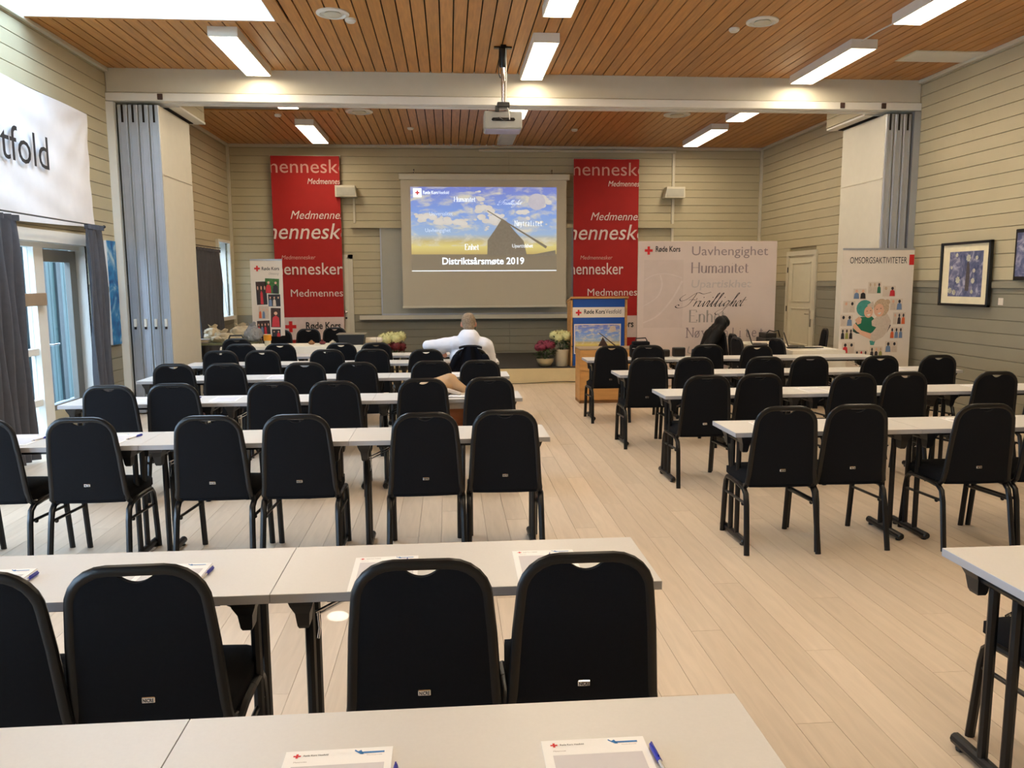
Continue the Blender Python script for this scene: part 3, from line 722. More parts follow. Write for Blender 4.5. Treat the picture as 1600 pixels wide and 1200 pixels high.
def P83(px): return (px-423)/84.
def red_banner(label, x0, w_, z1, z0, rk):
    x0 *= .99; z1 = 1.656+(z1-1.656)*.99
    t = thing('red_banner', label, 'banner', (x0, YB-.15, 0))
    def fn(u, v): return (u*w_, .004*math.sin(u*7+v*3)+.002*math.sin(v*23), z0+(z1-z0)*v)
    MB().grid(fn, 16, 24, .003).build('cloth', REDCLOTH, t)
    MB().tube([(-.02, .01, z1), (w_+.02, .01, z1)], .012, 8).build('top_rod', TRIMP, t)
    fr = Frame((0, -.0, 0), (1, 0, 0), (0, 0, 1), .016); s = 1/84.
    zz = lambda py: z1-(py-244)/83.5
    PW = mat('banner_lettering_white', lin((232, 214, 208)), .7); PWD = mat('banner_lettering_pink', lin((214, 160, 150)), .7)
    cl = (.0, w_)
    letters(fr, 'mennesker', -.147, zz(270), .36, PWD, t, fit=1.70, cl=cl)
    letters(fr, 'Medmennesker', w_*.52, zz(287), .15, PW, t, bold=.0, shear=.25, fit=w_*.62, cl=cl)
    letters(fr, 'Medmennesker', w_*.25, zz(341), .22, PW, t, shear=.3, bold=.0, fit=w_*1.02, cl=cl)
    letters(fr, 'mennesker', -.25, zz(372), .42, PW, t, shear=.22, bold=.004, fit=1.85, cl=cl)
    letters(fr, 'Medmennesker', w_*.10, zz(404), .11, PWD, t, shear=.2, fit=w_*.50, cl=cl)
    letters(fr, 'mennesker', (-.07, -.15)[rk], zz(428), .32, PW, t, bold=.006, fit=(1.33, 1.13)[rk], cl=cl)
    letters(fr, 'Medmennesker', w_*.21, zz(463), .20, PW, t, fit=w_*1.0, cl=cl)
    flat(fr, [rect(0.002, zz(532), w_-.002, zz(496))], mat('banner_white_field', lin((214, 196, 192)), .7), t, 'white_field', .8)
    flat(fr, [cross(w_*.20, zz(511), .11)], RED, t, 'red_cross', 1.1)
    letters(fr, 'Røde Kors', w_*.42, zz(515), .19, INK, t, bold=.02, fit=w_*.52, k=1.1)
    return t
red_banner('red banner of white words above the head table, beside the small rollup', -3.32, 1.27, 4.05, .35, 0)
red_banner('red banner of white words hanging behind the lectern', 2.47, 1.28, 4.03, .30, 1)

# whiteboard and projection screen
wb = thing('whiteboard', 'wide grey-white writing board behind the projection screen', 'whiteboard', (0, YB-.06, 0))
MB().box(-1.28, 2.42, 0, .03, 1.06, 2.70).build('board', mat('writing_board', lin((168, 166, 152)), .4, var=.02), wb)
MB().use(ALU).box(-1.30, 2.44, -.02, .03, 1.03, 1.06).box(-1.30, -1.28, -.01, .03, 1.06, 2.70).box(2.42, 2.50, -.01, .03, 1.03, 2.74).build('frame', None, wb)
MB().use(WALL_UP).box(-1.84, 4.47, -.06, .03, 2.70, 2.78).build('top_rail', None, wb)
MB().use(TRIMP).box(-1.72, 2.55, -.10, .04, .95, 1.0).box(-1.72, 2.55, -.10, -.08, 1.0, 1.03).build('tray', None, wb)
sc_ = thing('projection_screen', 'pull-down projection screen showing a slide with a sky and windmill', 'projection screen', (0, 15.35, 0))
k_ = 15.35/15.66
X0, X1 = -.87, 2.28; ZT, ZBt = 3.58, 1.20
MB().box(X0-.03, X1+.06, -.05, .06, ZT, ZT+.11, .012).build('housing', TRIMP, sc_)
MB().box(X0, X1, -.002, .002, ZBt, ZT).build('screen_cloth', SCREENW, sc_)
MB().box(X0-.01, X1+.01, -.015, .015, ZBt-.03, ZBt+.01, .005).build('bottom_bar', TRIMP, sc_)
for x in (-.62, 2.0): MB().tube([(x, .02, ZT+.11), (x, .02, ZT+.19), (x, .25, ZT+.19)], .01, 6).build('bracket', CHROME, sc_)
# projected slide (light from the projector on the cloth)
IX0, IX1, IZ0, IZ1 = -.69, 2.09, 1.87, 3.45
def sky_mat(name, emit, w_, h_, mult=1.):
    m = bpy.data.materials.new(name); m.use_nodes = True; nt = m.node_tree; b = nt.nodes['Principled BSDF']; N = nt.nodes.new; L = nt.links.new
    tc = N('ShaderNodeTexCoord'); sp = N('ShaderNodeSeparateXYZ'); L(tc.outputs['Object'], sp.inputs[0])
    mr = N('ShaderNodeMapRange'); mr.inputs[1].default_value = 0; mr.inputs[2].default_value = h_; L(sp.outputs['Z'], mr.inputs[0])
    g = N('ShaderNodeValToRGB'); L(mr.outputs[0], g.inputs[0]); el = g.color_ramp.elements
    el[0].position = .0; el[0].color = (*lin((120, 106, 84)), 1); el[1].position = 1; el[1].color = (*lin((110, 124, 206)), 1)
    for p, c in ((.20, (120, 106, 84)), (.205, (196, 170, 96)), (.30, (222, 206, 120)), (.36, (196, 176, 110)), (.44, (150, 180, 214)), (.7, (118, 156, 226))):
        e = el.new(p); e.color = (*lin(c), 1)
    mp = N('ShaderNodeMapping'); mp.inputs['Scale'].default_value = (1.2, 1, 3.0); L(tc.outputs['Object'], mp.inputs[0])
    n = N('ShaderNodeTexNoise'); n.inputs['Scale'].default_value = 2.1*2.78/w_; n.inputs['Detail'].default_value = 9; n.inputs['Roughness'].default_value = .62; n.inputs['Distortion'].default_value = .4; L(mp.outputs[0], n.inputs['Vector'])
    c2 = N('ShaderNodeValToRGB'); c2.color_ramp.elements[0].position = .47; c2.color_ramp.elements[0].color = (0, 0, 0, 1); c2.color_ramp.elements[1].position = .64; c2.color_ramp.elements[1].color = (1, 1, 1, 1); L(n.outputs['Fac'], c2.inputs[0])
    mk = N('ShaderNodeMath'); mk.operation = 'GREATER_THAN'; mk.inputs[1].default_value = .30; L(mr.outputs[0], mk.inputs[0])
    mu = N('ShaderNodeMath'); mu.operation = 'MULTIPLY'; L(c2.outputs[0], mu.inputs[0]); L(mk.outputs[0], mu.inputs[1])
    mx = N('ShaderNodeMix'); mx.data_type = 'RGBA'; mx.inputs['B'].default_value = (*lin((214, 208, 190)), 1); L(mu.outputs[0], mx.inputs['Factor']); L(g.outputs[0], mx.inputs['A'])
    if emit:
        b.inputs['Base Color'].default_value = (.15, .15, .14, 1); L(mx.outputs['Result'], b.inputs['Emission Color']); b.inputs['Emission Strength'].default_value = emit
    else: L(mx.outputs['Result'], b.inputs['Base Color'])
    b.inputs['Roughness'].default_value = .7
    return m
W_, H_ = IX1-IX0, IZ1-IZ0
sl = thing('slide_picture', 'projected slide with cloudy sky, windmill and white title on the screen', 'projected image', (IX0, 15.345, IZ0))
MB().box(0, W_, -.002, .0, 0, H_).build('sky_picture', sky_mat('projected_sky', .85, W_, H_), sl)
fr = Frame((0, -.002, 0), (1, 0, 0), (0, 0, 1), .002)
LW = mat('projected_white', (.3, .3, .3), .7, emit=lin((238, 246, 255)), estr=1.15, var=0)
LW2 = mat('projected_pale', (.3, .3, .3), .7, emit=lin((200, 216, 240)), estr=.95, var=0)
MILL = mat('projected_mill', (.2, .2, .18), .7, emit=lin((112, 100, 84)), estr=.7, var=.1, scale=20)
MOON = mat('projected_moon', (.2, .2, .2), .7, emit=lin((196, 190, 200)), estr=.8, var=.2, scale=6)
LRED = mat('projected_red', (.2, .05, .05), .7, emit=lin((200, 40, 40)), estr=.8, var=0)
qx = lambda X: (X-115)/1330*W_          # from the enlarged view of the slide
qz = lambda Y: (878-Y)/753*H_
flat(fr, [[(qx(805), qz(735)), (qx(1170), qz(735)), (qx(1140), qz(605)), (qx(1060), qz(520)), (qx(985), qz(430)), (qx(942), qz(405)), (qx(880), qz(500)), (qx(808), qz(600))]], MILL, sl, 'windmill')
flat(fr, [[(qx(810), qz(330)), (qx(1358), qz(655)), (qx(1345), qz(675)), (qx(1200), qz(580)), (qx(808), qz(338))]], MILL, sl, 'sail', 1.3)
flat(fr, [[(qx(1170), qz(738)), (qx(1435), qz(690)), (qx(1435), qz(740)), (qx(1170), qz(745))]], MILL, sl, 'headland')
flat(fr, [disc(qx(1262), qz(255), .165, 22, .155)], MOON, sl, 'moon')
CLD = mat('projected_cloud', (.2, .2, .2), .7, emit=lin((214, 206, 196)), estr=.8, var=.15, scale=5)
rn = random.Random(5); cl_ = []
for (cx, cy, w2, h2, n2) in ((850, 400, 130, 60, 26), (760, 300, 50, 40, 10), (1130, 345, 45, 25, 8), (740, 235, 30, 20, 6), (1340, 260, 50, 40, 10), (560, 445, 90, 30, 12), (240, 400, 110, 45, 16), (810, 490, 30, 15, 5), (1300, 440, 60, 14, 6), (740, 165, 30, 12, 4), (420, 430, 120, 30, 12), (1180, 400, 30, 14, 4)):
    for q in range(n2):
        r_ = rn.uniform(.02, .055)*min(1, h2/30); cl_.append(disc(qx(cx+rn.gauss(0, .5)*w2), qz(cy+rn.gauss(0, .45)*h2), r_*1.6, 9, r_))
o = flat(fr, cl_, CLD, sl, 'clouds', .5); o['kind'] = 'stuff'
flat(fr, [rect(0, .0, W_, .016)], LW, sl, 'underline')
flat(fr, [rect(qx(140), qz(217), qx(215), qz(138))], LW, sl, 'logo_field'); flat(fr, [cross(qx(178), qz(177), .042)], LRED, sl, 'red_cross', 1.4)
letters(fr, 'Røde Kors', qx(228), qz(188), .085, LW, sl, bold=.02, fit=.28); letters(fr, 'Vestfold', qx(366), qz(188), .085, LW, sl, fit=.20)
pen_word(fr, 'Humanitet', qx(506), qz(256), .062, LW, sl, w0=.07, w1=.10, serif=.10, width=.41)
script_word(fr, qx(925), qz(280), .0030, LW, sl)
letters(fr, 'Universalitet', qx(280), qz(378), .10, LW2, sl, fit=.44)
letters(fr, 'Uavhengighet', qx(240), qz(525), .10, LW2, sl, fit=.48)
pen_word(fr, 'Nøytralitet', qx(1060), qz(470), .065, LW, sl, w0=.10, w1=.02, serif=.14, mono=.95, width=.53)
pen_word(fr, 'Enhet', qx(600), qz(685), .072, LW, sl, w0=.07, w1=.13, serif=.10, width=.27)
letters(fr, 'Upartiskhet', qx(1033), qz(665), .095, LW, sl, bold=.012, fit=.40)
letters(fr, 'Distriktsårsmøte 2019', qx(388), qz(815), .18, LW, sl, bold=.022, fit=(1140-388)/1330*W_)

tag(MB().tube([(.50, YB-.03, 1.05), (.52, YB-.03, .6), (.50, YB-.03, .28)], .006, 6).build('cable', BLACKM), 'thin dark cable hanging down the back wall below the screen', 'cable')
# wall speakers on the back wall with their conduits
for i, (x, lab) in enumerate(((-1.90, 'white wall speaker beside the red banner over the head table'), (4.42, 'white wall speaker above the pale word backdrop'))):
    t = thing('wall_speaker', lab, 'speaker', (x, YB-.02, 3.38), 0, 'wall speakers')
    MB().prism([(-.20, -.11), (.20, -.11), (.17, .10), (-.20, .10)] if i == 0 else [(-.20, -.11), (.20, -.11), (.20, .10), (-.16, .10)], -.24, -.02).build('cabinet', TRIMP, t)
    MB().box(-.17, .17, -.25, -.24, -.09, .06).build('grille', mat('speaker_grille', lin((170, 168, 156)), .6), t)
    MB().box(-.05, .05, -.02, .02, -.05, .05).build('bracket', BLACKM, t)
tag(MB().use(TRIMP).box(-1.80, -1.76, YB-.03, YB, 2.80, 3.27).build('cable_conduit'), 'short white conduit under the speaker beside the red banner', 'conduit')
tag(MB().use(TRIMP).box(4.42, 4.47, YB-.04, YB-.005, 2.1, 3.27).build('cable_conduit'), 'white conduit running down from the speaker above the word backdrop', 'conduit')
tag(MB().use(TRIMP).box(4.42, 4.47, YB-.04, YB-.005, 3.5, 4.13).build('cable_conduit'), 'white conduit between the ceiling and the speaker above the word backdrop', 'conduit')
tag(MB().use(TRIMP).box(.62, 4.47, YB-.10, YB-.06, 4.14, 4.18).build('cable_conduit'), 'long white conduit along the top of the back wall', 'conduit')

# stage
st = struct(MB().use(STAGEF).box(-1.6, 3.9, 12.8, YB-.03, 0, .25).use(CARPET).box(-1.58, 3.88, 12.83, YB-.03, .25, .262).build('stage_floor'))
MB().use(DARK).tube([(-1.5, 12.79, .012), (0, 12.78, .01), (1.2, 12.77, .01), (1.7, 12.79, .03), (2.4, 12.79, .02)], .005, 6).build('floor_cable', None, st)

# ------------------------------------------------------------------ ceiling luminaires, vents, sensors
def lamp(x0, x1, y0, y1, lab, on=True):
    t = thing('ceiling_lamp', lab, 'ceiling lamp', ((x0+x1)/2, (y0+y1)/2, HC), 0, 'rectangular ceiling lamps')
    w2, l2 = (x1-x0)/2, (y1-y0)/2
    MB().use(WHITE).box(-w2, w2, -l2, -l2+.012, -.10, 0).box(-w2, w2, l2-.012, l2, -.10, 0).box(-w2, -w2+.012, -l2+.012, l2-.012, -.10, 0).box(w2-.012, w2, -l2+.012, l2-.012, -.10, 0).box(-w2+.012, w2-.012, -l2+.012, l2-.012, -.02, 0).build('housing', None, t)
    MB().box(-w2+.014, w2-.014, -l2+.014, l2-.014, -.103, -.085, .004, 1).build('diffuser', DIFF if on else LAMPOFF, t)
    return t
cols = [(-2.41, -2.11), (.93, 1.21), (4.40, 4.70)]
nm = ['over the window-side tables', 'in the middle line', 'over the door-side tables']
for ci, (a, b) in enumerate(cols):
    rows = [(8.66, 10.22, 'just before the beam'), (13.28, 14.92, 'close to the back wall'), (11.05, 12.6 if ci else 12.05, 'just behind the beam')]
    if ci: rows += [(6.30, 7.86, 'second before the beam'), (3.95, 5.5, 'third before the beam'), (1.6, 3.15, 'fourth before the beam'), (-1.0, .55, 'fifth before the beam')]
    else: rows += [(3.95, 5.5, 'before the roof light'), (1.6, 3.15, 'fourth before the beam')]
    for (c, d, w2) in rows:
        on = not (ci == 1 and c > 13)
        lamp(a, b, c, d, ('lit' if on else 'unlit')+' white ceiling lamp '+nm[ci]+', '+w2, on)
tag(MB().use(WHITE).tube([(4.55, 7.86, HC-.02), (4.50, 8.3, HC-.03), (4.52, 8.66, HC-.02)], .008, 6).build('cable'), 'thin white cable between two ceiling lamps on the door side', 'cable')
for (x, y, lab, r) in ((-1.08, 8.18, 'round white air vent before the beam near the roof light', .16), (3.20, 8.15, 'round white air vent before the beam on the door side', .16),
                       (-1.32, 12.65, 'round white air vent behind the beam beside the blinded roof light', .21), (3.62, 12.6, 'round white air vent behind the beam on the door side', .21)):
    t = thing('air_vent', lab, 'air vent', (x, y, HC), 0, 'round ceiling vents')
    MB().use(WHITE).lathe([(r, 0), (r, -.012), (r*.8, -.022), (r*.75, -.012), (r*.72, -.002)], 28).build('ring', None, t)
    MB().use(TRIMP).lathe([(r*.45, 0), (r*.55, -.02), (r*.42, -.032), (.001, -.034)], 24).build('disc', None, t)
for (x, y, lab) in ((-.93, 8.35, 'small white smoke detector beside the vent near the roof light'), (3.0, 8.4, 'small white smoke detector beside the vent on the door side'),
                    (-2.6, 12.95, 'small white smoke detector beside the wooden surround'), (-.6, 13.9, 'small white smoke detector before the screen'), (2.2, 13.9, 'small white smoke detector above the lectern')):
    t = thing('smoke_detector', lab, 'smoke detector', (x, y, HC), 0, 'smoke detectors')
    MB().use(WHITE).lathe([(.055, 0), (.055, -.02), (.04, -.035), (.001, -.036)], 16).build('body', None, t)
v = thing('ceiling_hatch', 'flat white hatch in the ceiling beside the door-side wall', 'hatch', (5.72, 9.25, HC))
MB().use(WHITE).box(-.34, .48, -.2, .2, -.012, 0, .003, 1).build('plate', None, v); MB().use(TRIMP).box(-.36, .50, -.22, .22, -.006, 0).build('frame', None, v)

# projector
t = thing('ceiling_projector', 'grey projector hanging on a metal pole from the ceiling', 'projector', (.645, 9.2, HC))
MB().use(BLACKM).box(-.10, .10, -.03, .03, -.015, 0).box(-.03, .03, -.10, .10, -.015, 0).lathe([(.045, -.02), (.04, -.2), (.03, -.22)], 14).build('ceiling_plate', None, t)
MB().use(CHROME).tube([(0, 0, -.2), (0, 0, -.62)], .022, 12).build('pole', None, t)
MB().use(BLACKM).box(-.07, .07, -.06, .06, -.66, -.60, .01).box(-.09, -.05, -.05, .05, -.70, -.64).build('mount', None, t)
bd = MB().use(mat('projector_shell', lin((150, 148, 140)), .4)).box(-.215, .215, -.02, .30, -.885, -.69, .015).build('body', None, t)
MB().use(DARK).prism([(-.12+.0*1, -.80), (.12, -.80), (.135, -.785), (.12, -.765), (-.12, -.765), (-.135, -.785)], -.026, -.018).build('connector_recess', None, bd)
MB().use(mat('projector_underside', lin((160, 158, 190)), .4)).box(-.2, .2, 0, .28, -.892, -.884).build('base_plate', None, t)
MB().use(BLACKM).lathe([(.04, 0), (.045, .03), (.03, .04)], 16).build('lens', None, t).matrix_local = Matrix.Translation((.08, .30, -.79)) @ Matrix.Rotation(-PI/2, 4, 'X')
MB().use(WHITE).tube([(.03, -.03, -.02), (.035, -.03, -.35), (.03, -.03, -.62), (.06, -.06, -.70), (.07, -.04, -.79)], .006, 6).build('white_cable', None, t)
MB().use(BLACKM).tube([(-.12, -.03, -.79), (-.05, -.05, -.77), (0, -.05, -.80), (.06, -.04, -.78)], .007, 6).build('black_cable', None, t)
MB().use(BLACKM).tube([(-.04, -.03, -.05), (-.05, -.04, -.3), (-.03, -.03, -.34)], .006, 6).build('black_cable', None, t)

# ================================================================== furniture and loose things
# ------------------------------------------------------------------ folding tables
TH = .73; TD = .43; TW = 1.2
def make_table():
    t = thing('folding_table', 'x', 'table', (0, 0, 0), 0, 'white folding seminar tables')
    h = TW/2-.001; d = TD/2
    MB().box(-h+.0005, h-.0005, -d+.0005, d-.0005, TH-.027, TH).build('tabletop', TOPM, t)
    MB().use(EDGEM).box(-h, h, -d, -d+.004, TH-.028, TH-.0015).box(-h, h, d-.004, d, TH-.028, TH-.0015).box(-h, -h+.004, -d+.004, d-.004, TH-.028, TH-.0015).box(h-.004, h, -d+.004, d-.004, TH-.028, TH-.0015).build('edge_band', None, t)
    MB().box(-h+.16, h-.16, -d+.05, -d+.075, TH-.05, TH-.027).build('rail', BLACKM, t)
    MB().box(-h+.16, h-.16, d-.075, d-.05, TH-.05, TH-.027).build('rail', BLACKM, t)
    for s in (-1, 1):
        x = s*(h-.085)
        for y in (-.055, .055):
            MB().tube([(x, y, .035), (x, y, TH-.085)], .017, 8, up=(0, 1, 0)).build('leg', BLACKM, t)
        MB().tube([(x, -d+.045, TH-.075), (x, d-.045, TH-.075)], .016, 8).build('cross_tube', BLACKM, t)
        f = MB().tube([(x, -d+.012, .030), (x, -d+.02, .030), (x, d-.02, .030), (x, d-.012, .030)], [.016, .022, .022, .016], 10).build('foot', BLACKM, t)
        for y in (-d+.05, d-.05): MB().lathe([(.016, 0), (.018, .008), (.012, .014)], 8, (x, y, 0)).build('foot_pad', PLASTIC, f)
        for y in (-1, 1):
            bm_ = MB().use(PLASTIC); rg = []
            for (zz, hx, ya_, yb2) in ((TH-.028, .040, d-.125, d-.018), (TH-.05, .034, d-.118, d-.024), (TH-.08, .022, d-.108, d-.040), (TH-.125, .018, d-.104, d-.052), (TH-.135, .014, d-.10, d-.058)):
                rg.append([bm_.bm.verts.new((x+px_*hx, y*py_, zz)) for px_, py_ in ((-1, ya_), (1, ya_), (1, yb2), (-1, yb2))])
            for A_, B_ in zip(rg, rg[1:]):
                for q in range(4): bm_.bm.faces.new((A_[q], A_[(q+1) % 4], B_[(q+1) % 4], B_[q]))
            bm_.bm.faces.new(rg[0][::-1]); bm_.bm.faces.new(rg[-1]); bm_.build('bracket', None, t)
        MB().tube([(x-s*.012, .012, TH-.165), (x-s*.27, .012, TH-.034)], .0045, 6).build('folding_stay', CHROME, t)
        MB().tube([(x-s*.012, -.012, TH-.145), (x-s*.235, -.012, TH-.034)], .0045, 6).tube([(x-s*.02, -.012, TH-.145), (x-s*.024, -.014, TH-.20), (x-s*.018, -.014, TH-.235)], .004, 6).build('locking_hook', CHROME, t)
    return t
tb = make_table(); tused = [False]
rowname = {1: 'first', 2: 'second', 3: 'third', 4: 'fourth', 5: 'fifth', 6: 'sixth', 7: 'seventh'}
LT = {1: (.633, 1.21, 3), 2: (.651, 2.32, 3), 3: (.597, 4.645, 4), 4: (.582, 6.27, 3), 5: (.595, 7.78, 3), 6: (.58, 9.18, 3), 7: (.60, 10.20, 3)}
RT = {1: (1.70, 2.10, 3), 2: (1.744, 4.65, 3), 3: (1.746, 6.246, 3), 4: (1.69, 7.72, 3), 5: (1.63, 9.22, 3)}
posn = ['at the aisle end', 'second from the aisle', 'third from the aisle', 'farthest from the aisle']
for r, (xe, yf, n) in LT.items():
    for k in range(n):
        place(tb, tused, (xe-TW/2-k*TW, yf+TD/2, 0), 0, 'white folding table %s, %s window-side row counted from the camera' % (posn[k], rowname[r]))
for r, (xe, yf, n) in RT.items():
    for k in range(n):
        place(tb, tused, (xe+TW/2+k*TW, yf+TD/2, 0), 0, 'white folding table %s, %s door-side row counted from the camera' % (posn[k], rowname[r]))

# ------------------------------------------------------------------ banquet chairs
def back_outline(z0=.47, z1=.90, wb=.203, wt=.179, rc=.105, inset=0., n=6):
    """inverted-U outline in (x, z): from lower left up and over to lower right"""
    wb -= inset; wt -= inset; z1 -= inset; rc = max(rc-inset, .02)
    pts = [(-wb, z0), (-(wb+wt)/2*.995, (z0+z1)/2)]
    for i in range(n+1):
        a = PI-PI/2*i/n; pts.append((-wt+rc+rc*math.cos(a), z1-rc+rc*math.sin(a)))
    return pts+[(-x, z) for x, z in reversed(pts)]
def yb_(z): return -.20-.05*max(0, (z-.47))/.43       # the back leans away from the seat
def make_chair():
    t = thing('banquet_chair', 'x', 'chair', (0, 0, 0), 0, 'black banquet chairs')
    # seat cushion
    mb = MB()
    def sp(u, v, top):
        x = (u-.5)*2; y = (v-.5)*2
        w_ = .215-.012*(1-v)
        px = x*w_*(1-.06*y*y); py = .015+y*.215*(1-.05*x*x)
        e = max(abs(x), abs(y)); k = max(0, (e-.72)/.28)
        return (px, py, (.478-.030*k*k+.006*(1-x*x)*(1-y*y)) if top else .405)
    mb.grid(lambda u, v: sp(u, v, True), 12, 12); mb.grid(lambda u, v: sp(u, v, False), 12, 12)
    bmesh.ops.remove_doubles(mb.bm, verts=mb.bm.verts, dist=1e-5)
    be = [e for e in mb.bm.edges if e.is_boundary]
    bmesh.ops.bridge_loops(mb.bm, edges=be)
    mb.build('seat', FABRIC, t, angle=60, smooth=True)
    # tubular back frame hooking under the seat
    o = back_outline()
    path = [(-.205, -.12, .40), (-.208, -.165, .405), (-.209, -.195, .43)]+[(x, yb_(z), z) for x, z in o]+[(.209, -.195, .43), (.208, -.165, .405), (.205, -.12, .40)]
    MB().tube(path, .0165, 10, flat=.8, up=(0, 1, 0)).build('back_frame', BLACKM, t)
    # upholstered back with the hand hole under the top bar
    def pad(sign, dy, ins):
        oo = back_outline(inset=ins, z1=.895); m_ = []
        return oo
    mb = MB(); oo = back_outline(z0=.425, inset=.012, z1=.897)
    nrow = 14
    def half_w(z):
        w_ = .194+( .170-.194)*min(1, max(0, (z-.47)/.43)); zt = .892
        if z > zt-.09:
            q = (z-(zt-.09))/.09; w_ = w_-.092*(1-math.sqrt(max(0, 1-q*q)))
        return w_
    rows = [.425+(.8905-.425)*i/nrow for i in range(nrow+1)]
    def P(u, z, sgn):
        w_ = half_w(z); x = (u-.5)*2*w_
        zz = z
        dip = .026*max(0, 1-(x/.052)**2) if abs(x) < .052 else 0
        q = (z-.425)/(.8905-.425)
        zz -= dip*q**6
        e = max(abs(2*u-1), abs(2*q-1)); bulge = .018*(1-e**4)
        if q == 1 or q == 0: bulge = .0
        return (x, yb_(zz)+sgn*(.008+bulge*(1. if sgn > 0 else .35)), zz)
    for sgn in (-1, 1): mb.grid(lambda u, v: P(u, rows[int(round(v*nrow))], sgn), 22, nrow)
    be = [e for e in mb.bm.edges if e.is_boundary]
    bmesh.ops.bridge_loops(mb.bm, edges=be)
    mb.build('backrest', FABRIC, t, angle=60, smooth=True)
    # legs: each side a front and a rear leg, side rail and brace
    for s in (-1, 1):
        MB().tube([(s*.222, -.265, 0), (s*.215, -.215, .30), (s*.214, -.195, .365), (s*.216, -.16, .392), (s*.212, -.05, .398)], .0145, 8, flat=1.25, up=(1, 0, 0)).build('leg', BLACKM, t)
        MB().tube([(s*.212, .235, 0), (s*.212, .20, .30), (s*.212, .185, .36), (s*.214, .15, .392), (s*.212, .05, .398)], .0145, 8, flat=1.25, up=(1, 0, 0)).build('leg', BLACKM, t)
        MB().tube([(s*.212, -.06, .397), (s*.212, .06, .397)], .0145, 8, flat=1.25, up=(1, 0, 0)).build('side_rail', BLACKM, t)
        MB().tube([(s*.215, -.212, .305), (s*.212, .205, .285)], .009, 7).ell((s*.215, -.15, .292), (.012, .012, .012), 8, 5).build('side_brace', BLACKM, t)
    bd = MB().box(-.018, .018, yb_(.515)-.0175, yb_(.515)-.012, .506, .524, .002, 1).build('badge', CHROME, t)
    fr = Frame((-.0145, yb_(.515)-.0175, .510), (1, 0, 0), (0, 0, 1), .0006)
    letters(fr, 'NICRE', 0, 0, .014, INK, bd, bold=.02, fit=.029)
    return t
ch = make_chair(); cused = [False]
_cam = Vector((0, 0, CAMH))
def unproj(px, py, z):
    d = fw+rr*((px-800)/F_PX)-uu*((py-600)/F_PX)
    k = (z-CAMH)/d.z; return _cam+d*k
ordn = ['nearest the aisle', 'second from the aisle', 'third from the aisle', 'fourth from the aisle', 'fifth from the aisle', 'sixth from the aisle']
def row(points, side, rname, first=0, ymean=None):
    for i, (px, py) in enumerate(points):
        p = unproj(px, py, .905)
        y = p.y if ymean is None else ymean
        if ymean: 
            # keep the sight line in x when the depth is averaged
            p.x = p.x*(ymean/p.y)
        rz = random.uniform(-.03, .03)
        place(ch, cused, (p.x, y+.25, 0), rz, 'black banquet chair, %s, %s %s row counted from the camera' % (ordn[i+first], rname, side))
W, D_ = 'window-side', 'door-side'
row([(918, 868), (660, 879), (208, 888), (-52, 900)], W, 'second')
row([(791, 643), (662, 647), (462, 650), (325, 652), (124, 655), (-32, 657)], W, 'third')
row([(765, 591), (659, 593), (521, 597), (425, 598), (270, 601), (169, 604)], W, 'fourth')
row([(751, 564), (673, 565), (557, 567), (475, 567.5), (351, 569), (271, 570)], W, 'fifth')
row([(665, 547), (580, 546.5), (510, 547), (409, 548.5), (343, 549)], W, 'sixth', 1)
row([(587, 536.5), (533, 537), (437, 538), (376, 538.5)], W, 'seventh')
row([(1232, 637), (1343, 634), (1543, 633), (1660, 631)], D_, 'second')
row([(1105, 588), (1187, 585.5), (1336, 585), (1415, 583), (1557, 582), (1645, 581)], D_, 'third')
row([(1014, 560), (1087, 559.5), (1197, 558.5), (1267, 558), (1377, 557), (1467, 556)], D_, 'fourth')
row([(955, 541.5), (1013, 540.5), (1106, 539.5), (1183, 540.5)], D_, 'fifth')
# single chairs
def single(x, y, rz, lab): return place(ch, cused, (x, y, 0), rz, lab)
single(.236, 9.14, 0, 'black banquet chair carrying a dark jacket, under the seated man')
single(2.09, 2.33, 0, 'black banquet chair pushed under the nearest door-side table')
for i, (px, py) in enumerate(((433, 518), (479, 516), (521, 514))):
    p = unproj(px, py, .9)
    single(p.x, p.y-.05, PI+.02*i, 'black banquet chair facing the room behind the head table, ' + ['nearest the small rollup', 'the middle one', 'nearest the storage crate'][i])
single(-3.42, 11.75, -1.25, 'black banquet chair turned sideways before the heap of bags')
p = unproj(368, 530, .9); single(p.x, p.y+.2, .1, 'black banquet chair with a black bag on it, beside the heap of bags')
single(4.33, 11.6, -PI/2, 'black banquet chair in profile with a black coat, farthest of three')
single(4.27, 10.95, -PI/2, 'black banquet chair in profile before the pale backdrop, middle of three')
single(4.08, 10.30, -PI/2+.05, 'black banquet chair in profile before the pale backdrop, nearest of three')
single(4.50, 10.02, -PI/2+.15, 'black banquet chair in profile between the two cloth-covered door-side tables')
single(5.68, 12.1, PI/2-.2, 'black banquet chair in profile beside the door-side wall door')

